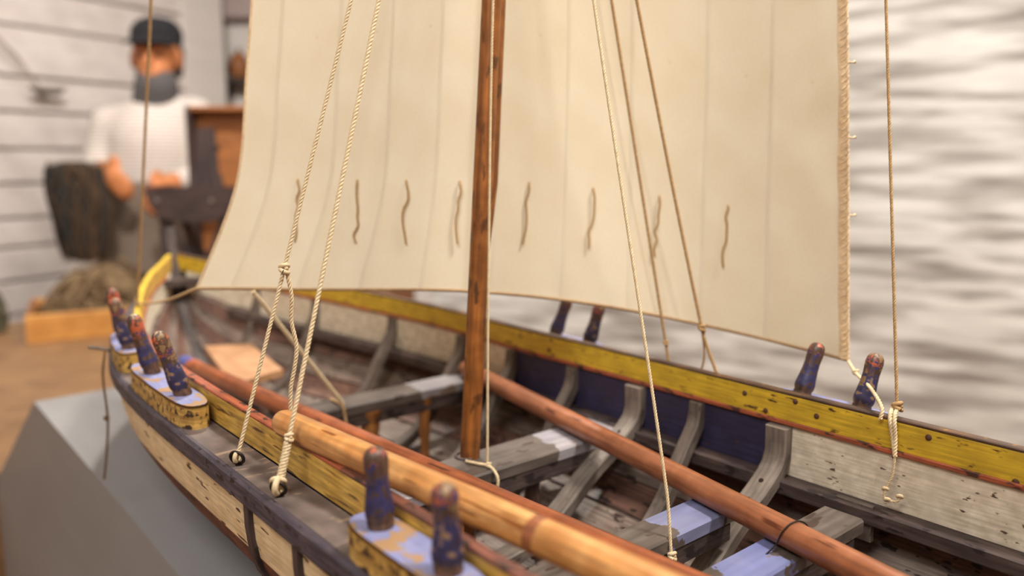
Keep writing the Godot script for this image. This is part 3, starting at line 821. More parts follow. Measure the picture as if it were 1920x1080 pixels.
var sail_u := [0.0, 0.189, 0.419, 0.6, 0.846, 1.0]
var sail_v := [0.0, 0.2, 0.42, 1.0]

func spline(ks: Array, ps: Array, t: float) -> Vector3:
	var m := ks.size()
	var i := 0
	while i < m - 2 and t > ks[i + 1]: i += 1
	var f: float = (t - ks[i]) / (ks[i + 1] - ks[i])
	return ps[i].cubic_interpolate_in_time(ps[i + 1], ps[max(i - 1, 0)], ps[min(i + 2, m - 1)], f, ks[i + 1] - ks[i], (ks[max(i - 1, 0)] - ks[i]) if i > 0 else -(ks[i + 1] - ks[i]), (ks[min(i + 2, m - 1)] - ks[i]) if i < m - 2 else 2.0 * (ks[i + 1] - ks[i]))

func sail_at(u: float, v: float) -> Vector3:
	var col := []
	for r in sail_rows: col.append(spline(sail_u, r, u))
	var p := spline(sail_v, col, v)
	# the free edge beside the hem is creased; the foot lifts in soft folds
	var crease := smoothstep(0.86, 0.95, u) * (1.0 - smoothstep(0.975, 1.0, u))
	var w := sin(v * 34.0 + u * 30.0) * 0.35 + sin(v * 71.0 - u * 50.0) * 0.3 + sin(v * 19.0 + u * 74.0) * 0.35
	p += Vector3(0.77, 0, 0.64) * w * 0.003 * crease
	p += Vector3(0.77, 0, 0.64) * 0.0005 * sin(u * 17.0 + v * 3.0) * exp(-v * 9.0)
	return p

func build_sail() -> void:
	var o := boat_thing("sail", "cream canvas sail with eight reef points hanging behind the mast", "sail", sail_rows[0][0])
	var off: Vector3 = -sail_rows[0][0]
	var front := Vector3(-0.77, 0.0, -0.64)
	var edges := [0.0, 0.066, 0.155, 0.247, 0.342, 0.45, 0.559, 0.664, 0.774, 0.873, 1.0]
	for i in edges.size() - 1:
		var rows := []
		var m := 14 if i == edges.size() - 2 else 7
		for j in m + 1:
			var f := float(j) / m
			var row := []
			for k in 91:
				var v := k / 90.0
				# seams lean a little and overlap by a narrow lap
				var lean := (0.02 * v) if i >= 8 else 0.0
				var ua: float = edges[i] + (lean if i > 0 else 0.0)
				var ub: float = edges[i + 1] + ((0.02 * v) if i + 1 >= 8 and i + 1 < 10 else 0.0) + (0.0045 if i < 9 else 0.0)
				var lap := (1.0 - f) * 0.0 + (0.0003 if f > 0.98 and i < 9 else 0.0)
				row.append(sail_at(lerpf(ua, ub, f), v) + front * lap + off)
			rows.append(row)
		var g := Geo.new(); g.grid(rows)
		part("cloth_panel", [g, M.canvas], o)
		if i < 9:   # the sewn lap of the seam
			var sm := Geo.new()
			var pts := []
			for k in 91:
				var v := k / 90.0
				pts.append(sail_at(edges[i + 1] + ((0.02 * v) if i + 1 >= 8 else 0.0), v) + front * 0.0002 + off)
			sm.tube(pts, 0.00035, 5, false)
			part("seam", [sm, M.canvas], o)
	# rolled foot and leech, and the broad hem with its bolt rope
	for e in [[0, "foot_hem", 0.0016], [1, "leech_hem", 0.0013]]:
		var pts := []
		for k in 91:
			pts.append((sail_at(k / 90.0, 0.0) if e[0] == 0 else sail_at(0.0, k / 90.0)) + off)
		var g := Geo.new(); g.tube(pts, e[2], 8)
		part(e[1], [g, M.hem if e[0] == 1 else M.shaded_hem], o)
	var rows := []
	for j in 6:
		var row := []
		for k in 91: row.append(sail_at(lerpf(0.9785, 1.0, j / 5.0), k / 90.0) + front * (0.0012 + 0.0007 * sin(j * PI / 5.0)) + off)
		rows.append(row)
	var g := Geo.new(); g.grid(rows)
	part("luff_hem", [g, M.hem], o, "tan hem tape")
	var bp := []
	for k in 91: bp.append(sail_at(1.0, k / 90.0) + off)
	g = Geo.new(); g.laid(bp, 0.0019, 0.013)
	part("bolt_rope", [g, M.hem], o)
	g = Geo.new()
	for k in 100:   # oversewing
		var v := k / 100.0
		g.tube([sail_at(0.983, v) + front * 0.0019 + off, sail_at(0.993, v + 0.004) + front * 0.0021 + off, sail_at(1.001, v + 0.009) + front * 0.0018 + off], 0.0005, 5, false)
	var stitch := part("stitching", [g, M.hem], o)
	stitch.set_meta("kind", "stuff")
	for v in [0.205, 0.32, 0.43, 0.62, 0.8]:
		var a := sail_at(1.0, v) + off
		g = Geo.new(); g.tube([a, a + Vector3(-0.0035, -0.0004, 0.004), a + Vector3(-0.005, 0.0003, 0.0055)], [0.0009, 0.0008, 0.0016], 7)
		part("lacing_end", [g, M.rope], o)
	# reef points
	var us := [0.11, 0.2, 0.29, 0.388, 0.502, 0.606, 0.711, 0.8185]
	rng.seed = 4
	for i in 8:
		var a := sail_at(us[i], 0.215 if i < 5 else 0.215 - 0.004 * (i - 4)) + off
		var pts := [a + front * 0.0002, a + front * 0.0022 + Vector3(0, -0.002, 0)]
		var x := 0.0
		for k in range(1, 8):
			x = lerpf(x, rng.randf_range(-0.0035, 0.0035), 0.7)
			pts.append(a + front * 0.0022 + Vector3(-0.643, 0, 0.766) * (x - 0.0006 * k) + Vector3(0, -0.002 - 0.0085 * k, 0))
		g = Geo.new(); g.tube(Geo.resample(pts, 0.003), 0.00105, 7)
		part("reef_point", [g, M.rope_brown], o)

# ------------------------------------------------------------------ soft bodies: tapered capsules joined in one field
func blob(bones: Array, cell: float, k: float) -> ArrayMesh:
	var lo := Vector3(1e9, 1e9, 1e9)
	var hi := -lo
	for b in bones:
		for e in [[b[0], b[2]], [b[1], b[3]]]:
			var r: Vector3 = Vector3.ONE * (e[1] + k * 2.0 + cell * 2.0)
			lo = lo.min(e[0] - r); hi = hi.max(e[0] + r)
	var nx := int((hi.x - lo.x) / cell) + 2
	var ny := int((hi.y - lo.y) / cell) + 2
	var nz := int((hi.z - lo.z) / cell) + 2
	var acc := PackedFloat32Array()
	acc.resize(nx * ny * nz)
	for b in bones:
		var a: Vector3 = b[0]
		var ab: Vector3 = b[1] - a
		var ra: float = b[2]
		var rb: float = b[3]
		var sq: Vector3 = b[4] if b.size() > 4 else Vector3.ONE
		var m: Vector3 = Vector3.ONE * (maxf(ra, rb) + k * 3.0 + cell)
		var l0: Vector3 = ((a.min(b[1]) - m - lo) / cell).floor().max(Vector3.ZERO)
		var h0: Vector3 = ((a.max(b[1]) + m - lo) / cell).ceil()
		var d2: float = max((ab * sq).length_squared(), 1e-9)
		for x in range(int(l0.x), min(int(h0.x), nx - 1) + 1):
			for y in range(int(l0.y), min(int(h0.y), ny - 1) + 1):
				for z in range(int(l0.z), min(int(h0.z), nz - 1) + 1):
					var p := (lo + Vector3(x, y, z) * cell - a) * sq
					var t := clampf(p.dot(ab * sq) / d2, 0.0, 1.0)
					var d := (p - ab * sq * t).length() - lerpf(ra, rb, t)
					acc[(x * ny + y) * nz + z] += exp(clampf(-d / k, -30.0, 30.0))
	var val := func(x, y, z): return acc[(x * ny + y) * nz + z] - 1.0
	var ids := {}
	var vs := PackedVector3Array()
	for x in nx - 1:
		for y in ny - 1:
			for z in nz - 1:
				var base := (x * ny + y) * nz + z
				var f0 := acc[base] - 1.0
				var any := false
				for o in [1, nz, nz + 1, ny * nz, ny * nz + 1, ny * nz + nz, ny * nz + nz + 1]:
					if (acc[base + o] - 1.0 > 0.0) != (f0 > 0.0):
						any = true
						break
				if not any: continue
				var sum := Vector3.ZERO
				var cnt := 0
				for e in [[0, 0, 0, 1, 0, 0], [0, 0, 0, 0, 1, 0], [0, 0, 0, 0, 0, 1], [1, 0, 0, 1, 1, 0], [1, 0, 0, 1, 0, 1], [0, 1, 0, 1, 1, 0], [0, 1, 0, 0, 1, 1], [0, 0, 1, 1, 0, 1], [0, 0, 1, 0, 1, 1], [1, 1, 0, 1, 1, 1], [1, 0, 1, 1, 1, 1], [0, 1, 1, 1, 1, 1]]:
					var fa: float = -k * log(max(acc[((x + e[0]) * ny + y + e[1]) * nz + z + e[2]], 1e-12))
					var fb: float = -k * log(max(acc[((x + e[3]) * ny + y + e[4]) * nz + z + e[5]], 1e-12))
					if (fa < 0.0) != (fb < 0.0):
						var t: float = fa / (fa - fb)
						sum += Vector3(e[0], e[1], e[2]).lerp(Vector3(e[3], e[4], e[5]), t)
						cnt += 1
				ids[base] = vs.size()
				vs.append(lo + (Vector3(x, y, z) + sum / cnt) * cell)
	var nrm := PackedVector3Array()
	nrm.resize(vs.size())
	var idx := PackedInt32Array()
	for x in range(1, nx - 1):
		for y in range(1, ny - 1):
			for z in range(1, nz - 1):
				var b := (x * ny + y) * nz + z
				if not ids.has(b): continue
				var f0: bool = acc[b] > 1.0
				for ax in 3:
					var o: int = [ny * nz, nz, 1][ax]
					var p: int = [nz, 1, ny * nz][ax]
					var q: int = [1, ny * nz, nz][ax]
					if (acc[b + o] > 1.0) == f0: continue
					if not (ids.has(b - p) and ids.has(b - q) and ids.has(b - p - q)): continue
					var i0: int = ids[b]
					var i1: int = ids[b - p]
					var i2: int = ids[b - p - q]
					var i3: int = ids[b - q]
					if f0: idx.append_array([i0, i2, i1, i0, i3, i2])
					else: idx.append_array([i0, i1, i2, i0, i2, i3])
	for i in range(0, idx.size(), 3):
		var n := (vs[idx[i + 2]] - vs[idx[i]]).cross(vs[idx[i + 1]] - vs[idx[i]])
		for j in 3: nrm[idx[i + j]] += n
	for i in nrm.size(): nrm[i] = nrm[i].normalized()
	var arr := []
	arr.resize(Mesh.ARRAY_MAX)
	arr[Mesh.ARRAY_VERTEX] = vs; arr[Mesh.ARRAY_NORMAL] = nrm; arr[Mesh.ARRAY_INDEX] = idx
	var mesh := ArrayMesh.new()
	mesh.add_surface_from_arrays(Mesh.PRIMITIVE_TRIANGLES, arr)
	return mesh

func soft_part(called: String, bones: Array, cell: float, k: float, mat: Material, parent: Node, label := "") -> MeshInstance3D:
	var o := MeshInstance3D.new()
	o.mesh = blob(bones, cell, k)
	o.mesh.surface_set_material(0, mat)
	o.name = called
	parent.add_child(o, true)
	if label: o.set_meta("label", label)
	return o

func hand_bones(wrist: Vector3, dir: Vector3, thumb: Vector3, curl: Vector3) -> Array:
	var out := []
	dir = dir.normalized()
	thumb = (thumb - dir * thumb.dot(dir)).normalized()
	var palm := wrist + dir * 0.085
	out.append([wrist, palm, 0.026, 0.024])
	out.append([wrist + thumb * 0.012, palm + thumb * 0.024, 0.020, 0.017])
	out.append([wrist - thumb * 0.012, palm - thumb * 0.024, 0.020, 0.017])
	for i in 4:
		var s := 0.03 - 0.02 * i
		var l: float = [0.9, 1.0, 0.94, 0.76][i]
		var a := palm + thumb * s
		var b := a + (dir * 0.8 + curl * 0.6).normalized() * 0.042 * l
		var c := b + (dir * 0.3 + curl * 0.95).normalized() * 0.03 * l
		var d := c + (dir * -0.2 + curl).normalized() * 0.022 * l
		out.append_array([[a, b, 0.0095, 0.009], [b, c, 0.009, 0.0085], [c, d, 0.0085, 0.0075]])
	var ta := wrist + dir * 0.03 + thumb * 0.028
	var tb := ta + (dir * 0.6 + thumb * 0.7).normalized() * 0.042
	var tc := tb + (dir * 0.9 + curl * 0.5).normalized() * 0.03
	out.append_array([[ta, tb, 0.0125, 0.011], [tb, tc, 0.0105, 0.009]])
	return out

func build_person() -> void:
	var o := thing("person", "figure in dark cap and cream striped sweater standing by white board wall", "person", Transform3D(Basis(Vector3.UP, 0.12), Vector3(-1.361, 0, -3.16)))
	var hips := Vector3(-0.07, 0.92, -0.02)
	var chest := Vector3(-0.035, 1.27, -0.01)
	var neck := Vector3(0.0, 1.43, 0.0)
	var sl := Vector3(-0.185, 1.33, -0.01)
	var sr := Vector3(0.125, 1.365, -0.01)
	var el := Vector3(-0.25, 1.10, 0.04)
	var er := Vector3(0.19, 1.13, 0.02)
	var wl := Vector3(-0.15, 1.165, 0.2)
	var wr := Vector3(0.10, 1.12, 0.22)
	var hd := Vector3(0.004, 1.585, 0.02)
	var body := []
	body.append_array([[hips, chest, 0.13, 0.14], [chest, neck, 0.13, 0.06], [neck, hd + Vector3(0, -0.03, -0.01), 0.056, 0.055],
		[chest + Vector3(0, 0.08, 0), sl, 0.09, 0.062], [chest + Vector3(0, 0.08, 0), sr, 0.09, 0.062],
		[sl, el, 0.054, 0.042], [sr, er, 0.054, 0.042], [el, wl, 0.042, 0.029], [er, wr, 0.042, 0.029]])
	for s in [-1.0, 1.0]:
		var hip := hips + Vector3(0.09 * s, -0.03, 0)
		var knee := Vector3(hips.x + 0.11 * s, 0.5, 0.01)
		var foot := Vector3(hips.x + 0.12 * s, 0.09, -0.03)
		body.append_array([[hip, knee, 0.085, 0.058], [knee, foot, 0.055, 0.04], [foot, foot + Vector3(0.02 * s, -0.045, 0.15), 0.042, 0.036]])
	# head: skull, jaw, brow, nose, lips, ears
	body.append_array([[hd + Vector3(0, 0.03, -0.03), hd + Vector3(0, 0.035, 0.0), 0.082, 0.08], [hd + Vector3(0, -0.03, 0.01), hd + Vector3(0, -0.085, 0.035), 0.066, 0.046],
		[hd + Vector3(0, 0.005, 0.082), hd + Vector3(0, -0.028, 0.1), 0.011, 0.016], [hd + Vector3(-0.035, 0.022, 0.07), hd + Vector3(0.035, 0.022, 0.07), 0.014, 0.014],
		[hd + Vector3(-0.02, -0.062, 0.078), hd + Vector3(0.02, -0.062, 0.078), 0.009, 0.009],
		[hd + Vector3(-0.082, 0.01, -0.01), hd + Vector3(-0.085, -0.03, -0.005), 0.014, 0.01], [hd + Vector3(0.082, 0.01, -0.01), hd + Vector3(0.085, -0.03, -0.005), 0.014, 0.01]])
	body.append_array(hand_bones(wl, Vector3(0.5, -0.25, 0.6), Vector3(0.3, 0.9, 0.1), Vector3(0.4, -0.6, -0.3).normalized()))
	body.append_array(hand_bones(wr, Vector3(-0.3, -0.3, 0.7), Vector3(-0.3, 0.9, 0.1), Vector3(-0.3, -0.6, -0.3).normalized()))
	var b := soft_part("body", body, 0.0075, 0.005, M.skin, o)
	for s in [-1.0, 1.0]:
		var g := Geo.new()
		var c := hd + Vector3(0.031 * s, 0.006, 0.072)
		g.tube([c + Vector3(0, 0, -0.008), c + Vector3(0, 0, 0.003), c + Vector3(0, 0, 0.0075)], [0.012, 0.01, 0.003], 12)
		part("eye", [g, M.eye], b)
	soft_part("sweater", [[hips + Vector3(0, 0.06, 0), chest, 0.15, 0.155], [chest, neck + Vector3(0, -0.02, 0), 0.14, 0.075], [chest + Vector3(0, 0.05, 0), sl, 0.105, 0.07], [chest + Vector3(0, 0.05, 0), sr, 0.105, 0.07],
		[sl, el, 0.068, 0.062], [sr, er, 0.068, 0.062], [el, el.lerp(wl, 0.86), 0.066, 0.045], [er, er.lerp(wr, 0.86), 0.066, 0.045]], 0.013, 0.012, M.sweater, o, "cream sweater with fine grey stripes")
	soft_part("collar", [[neck + Vector3(-0.01, -0.005, 0.005), hd + Vector3(0, -0.105, 0.012), 0.084, 0.078]], 0.009, 0.008, M.beard, o, "grey ribbed neckerchief")
	soft_part("hair", [[hd + Vector3(-0.06, 0.03, -0.05), hd + Vector3(-0.062, -0.05, -0.035), 0.034, 0.026], [hd + Vector3(0.06, 0.03, -0.05), hd + Vector3(0.062, -0.05, -0.035), 0.034, 0.026], [hd + Vector3(0, 0.03, -0.07), hd + Vector3(0, -0.06, -0.06), 0.06, 0.045]], 0.009, 0.01, M.hair, o, "dark greying hair")
	var cap := soft_part("cap", [[hd + Vector3(-0.04, 0.088, -0.03), hd + Vector3(0.04, 0.09, -0.03), 0.052, 0.052], [hd + Vector3(0, 0.09, -0.05), hd + Vector3(0, 0.085, 0.02), 0.055, 0.05], [hd + Vector3(0, 0.06, -0.04), hd + Vector3(0, 0.06, 0.01), 0.08, 0.078]], 0.009, 0.012, M.wool_dark, o, "dark cap with short peak")
	var pk := Geo.new()
	var rows := []
	for j in 4:
		var row := []
		for i in 13:
			var a := lerpf(0.45, PI - 0.45, i / 12.0)
			var r := lerpf(0.088, 0.125, j / 3.0)
			row.append(hd + Vector3(cos(a) * r * 0.95, 0.062 - j * 0.007, sin(a) * r + 0.012))
		rows.append(row)
	pk.grid(rows, true)
	for row in rows:
		for i in row.size(): row[i] += Vector3(0, -0.006, 0)
	pk.grid(rows)
	part("peak", [pk, M.wool_dark], cap)
	var tr := []
	for s in [-1.0, 1.0]:
		var hip := hips + Vector3(0.09 * s, 0.0, 0)
		tr.append_array([[hip, Vector3(hips.x + 0.11 * s, 0.5, 0.01), 0.115, 0.085], [Vector3(hips.x + 0.11 * s, 0.5, 0.01), Vector3(hips.x + 0.12 * s, 0.1, -0.03), 0.083, 0.075]])
	tr.append([hips + Vector3(0, 0.03, 0), hips + Vector3(0, 0.12, 0), 0.15, 0.155])
	soft_part("trousers", tr, 0.015, 0.015, M.trousers, o, "dark trousers")
	for s in [-1.0, 1.0]:
		var f := Vector3(hips.x + 0.12 * s, 0.08, -0.03)
		soft_part("boot", [[f + Vector3(0, 0.05, 0), f + Vector3(0, -0.02, 0), 0.06, 0.06], [f + Vector3(0, -0.03, 0), f + Vector3(0.02 * s, -0.045, 0.15), 0.05, 0.046]], 0.012, 0.01, M.wool_dark, o)
	rows = []
	for j in 14:
		var row := []
		for i in 15:
			var a := lerpf(-0.95, 0.95, i / 14.0)
			var y := lerpf(1.12, 0.5, j / 13.0)
			var fold := 0.008 * sin(a * 9.0 + j * 0.2) * j / 13.0
			row.append(Vector3(hips.x + sin(a) * (0.19 + 0.01 * j / 13.0), y, hips.z + cos(a) * (0.18 + fold) + 0.005))
		rows.append(row)
	var ap := Geo.new(); ap.grid(rows)
	part("apron", [ap, M.apron], o, "worn grey-brown apron")

# ------------------------------------------------------------------ the tableau behind
func tangle(g: Geo, c: Vector3, ext: Vector3, m: int, r: float) -> void:
	for i in m:
		var p := []
		var a := rng.randf() * TAU
		var rr := sqrt(rng.randf())
		var q := Vector3(cos(a) * rr, rng.randf(), sin(a) * rr)
		for k in 9:
			q += Vector3(rng.randf_range(-0.3, 0.3), rng.randf_range(-0.25, 0.25), rng.randf_range(-0.3, 0.3))
			var rad := Vector2(q.x, q.z).length()
			if rad > 1.0:
				q.x /= rad; q.z /= rad
			q.y = clampf(q.y, 0.02, 1.0 - 0.75 * min(rad, 1.0) * min(rad, 1.0) + 0.05)
			p.append(c + q * ext)
		g.tube(Geo.resample(p, 0.03), r, 5, true)

func mound(c: Vector3, ext: Vector3, sd: int) -> Geo:
	var f := FastNoiseLite.new()
	f.seed = sd
	f.frequency = 3.0
	var rows := []
	for j in 17:
		var row := []
		for i in 41:
			var a := TAU * i / 40.0
			var e := j / 16.0 * PI * 0.5
			var n := 1.0 + 0.3 * f.get_noise_3d(cos(a) * cos(e), sin(e), sin(a) * cos(e))
			row.append(c + Vector3(cos(a) * cos(e), sin(e), sin(a) * cos(e)) * ext * n)
		rows.append(row)
	var g := Geo.new(); g.grid(rows, true)
	return g

func wall_slab(called: String, a: Vector2, b: Vector2, y0: float, y1: float, thick: float, mat: Material) -> MeshInstance3D:
	# a and b are (x, z); the slab lies to the right of a -> b, seen from above
	var d := (b - a).normalized()
	var n := Vector2(-d.y, d.x) * thick
	var pl := [a, b, b + n, a + n]
	var g := Geo.new(); g.prism_side(pl, y0, y1); g.prism_cap(pl, y1); g.prism_cap(pl, y0, false)
	return structure(called, [g, mat])

func build_room() -> void:
	var pl := [Vector2(-5.6, -5.4), Vector2(5.6, -5.4), Vector2(5.6, 5.4), Vector2(-5.6, 5.4)]
	var g := Geo.new(); g.prism_side(pl, -0.12, 0.0); g.prism_cap(pl, 0.0); g.prism_cap(pl, -0.12, false)
	structure("floor", [g, M.floor])
	g = Geo.new(); g.prism_side(pl, 3.1, 3.22); g.prism_cap(pl, 3.22); g.prism_cap(pl, 3.1, false)
	structure("ceiling", [g, M.ceiling])
	# left wall of painted boards: runs from (-5, 1.62) to (-1.66, -4.17), in (x, z)
	var a := Vector2(-5.0, 1.62)
	var b := Vector2(-1.655, -4.172)
	var wl := wall_slab("wall_left", a + Vector2(-0.03, -0.017), b + Vector2(-0.03, -0.017), 0.0, 3.1, -0.12, M.wall_plain)
	var ys := [0.0, 0.11, 0.25, 0.40, 0.545, 0.69, 0.833, 0.955, 1.10, 1.245, 1.40, 1.545, 1.752, 1.912, 2.08, 2.25, 2.42, 2.58, 2.75, 2.92, 3.1]
	var d := (b - a).normalized()
	var ang := atan2(-d.y, d.x)
	for i in ys.size() - 1:
		var h: float = ys[i + 1] - ys[i]
		var c := (a + b) * 0.5 + Vector2(0.866, 0.5) * (-0.006 + 0.004 * ((i * 7) % 3 - 1))
		var bg := Geo.new()
		bg.box(Vector3(c.x, ys[i] + h * 0.5, c.y), Vector3((b - a).length(), h - 0.012, 0.03), 0.005, ang, i * 0.37)
		part("board", [bg, M.wall], wl)
	# smooth corner post, then the back wall
	var post := Geo.new()
	post.box(Vector3(-1.60, 1.55, -4.27), Vector3(0.24, 3.1, 0.05), 0.006, ang)
	structure("trim_1", [post, M.wall_plain])
	wall_slab("wall_back", Vector2(-2.2, -4.55), Vector2(0.6, -4.55), 0.0, 3.1, -0.12, M.wall_plain)
	var beam := Geo.new(); beam.box(Vector3(-0.55, 2.45, -4.5), Vector3(2.4, 1.0, 0.08), 0.01)
	structure("trim_2", [beam, M.mauve])
	var sh := thing("wall_shelf", "dark narrow shelf on white back wall beside the sail edge", "shelf", Transform3D(Basis(), Vector3(-1.30, 1.62, -4.47)))
	var sg := Geo.new(); sg.box(Vector3.ZERO, Vector3(0.75, 0.03, 0.14), 0.004)
	part("board", [sg, M.umber], sh)
	for x in [-0.25, 0.25]:
		sg = Geo.new(); sg.box(Vector3(x, -0.05, 0.0), Vector3(0.025, 0.08, 0.1), 0.004)
		part("bracket", [sg, M.umber], sh)
	var kn := thing("wooden_float", "small brown wooden float standing on the narrow wall shelf", "float", Transform3D(Basis(), Vector3(-1.475, 1.635, -4.46)))
	sg = Geo.new(); sg.tube([Vector3(0, 0, 0), Vector3(0, 0.01, 0), Vector3(0, 0.06, 0), Vector3(0, 0.12, 0), Vector3(0, 0.14, 0)], [0.03, 0.045, 0.055, 0.04, 0.012], 20)
	part("body", [sg, M.brown], kn)
	sg = Geo.new(); sg.tube([Vector3(0, 0.135, 0), Vector3(0, 0.16, 0)], 0.009, 12)
	part("peg", [sg, M.umber], kn)
	var cl := thing("wall_cleat", "brown wooden cleat fixed to the painted board wall", "cleat", Transform3D(Basis(Vector3.UP, ang), Vector3(-2.005, 1.49, -3.50)))
	sg = Geo.new(); sg.tube([Vector3(-0.075, 0.01, 0.045), Vector3(-0.04, 0, 0.04), Vector3(0.04, 0, 0.04), Vector3(0.075, 0.01, 0.045)], [0.008, 0.016, 0.016, 0.008], 12)
	part("horn", [sg, M.rib_pale], cl)
	sg = Geo.new(); sg.tube([Vector3(0, 0, -0.012), Vector3(0, 0, 0.04)], 0.014, 12)
	part("stem", [sg, M.rib_pale], cl)
	# partition with the water photograph; runs from (-0.45, -3.66) towards the right and the viewer
	var ma := Vector2(-0.45, -3.66)
	var md := Vector2(0.866, 0.5)
	wall_slab("wall_right", ma, ma + md * 5.6, 0.0, 3.1, -0.14, M.wall_plain)
	var mural := thing("water_photograph", "large printed photograph of pale rippled water covering the partition", "photograph", Transform3D(Basis(Vector3.UP, atan2(-0.5, 0.866)), Vector3(ma.x + md.x * 0.12, 0.12, ma.y + md.y * 0.12)))
	var mg := Geo.new()
	var wd := 4.3
	var hg := 2.7
	var z := 0.026
	mg.quad(Vector3(0, 0, z), Vector3(wd, 0, z), Vector3(wd, hg, z), Vector3(0, hg, z), Vector3.BACK, Vector3.BACK, Vector3.BACK, Vector3.BACK, Vector2(0, 1), Vector2(1, 1), Vector2(1, 0), Vector2(0, 0))
	var eg := Geo.new(); eg.box(Vector3(wd * 0.5, hg * 0.5, 0.012), Vector3(wd, hg, 0.024), 0.002)
	part("print", [mg, M.mural], mural)
	part("backing", [eg, M.wall_plain], mural)
	# the rest of the shell, behind and beside the viewer
	wall_slab("wall_rear", Vector2(-5.1, 1.6), Vector2(1.7, 4.6), 0.0, 3.1, 0.12, M.wall_plain)
	wall_slab("wall_side", Vector2(4.5, -0.95), Vector2(1.5, 4.7), 0.0, 3.1, -0.12, M.wall_plain)
	# low brown bench along the back wall
	var be := thing("bench", "low brown wooden bench standing along the white back wall", "bench", Transform3D(Basis(), Vector3(-0.75, 0, -4.2)))
	sg = Geo.new(); sg.box(Vector3(0, 0.50, 0), Vector3(1.3, 0.05, 0.4), 0.006); part("seat", [sg, M.brown], be)
	for x in [-0.6, 0.6]:
		sg = Geo.new(); sg.box(Vector3(x, 0.2375, 0), Vector3(0.05, 0.475, 0.36), 0.006); part("end_panel", [sg, M.brown], be)
	sg = Geo.new(); sg.box(Vector3(0, 0.36, 0.15), Vector3(1.15, 0.2, 0.03), 0.006); part("apron_board", [sg, M.brown], be)

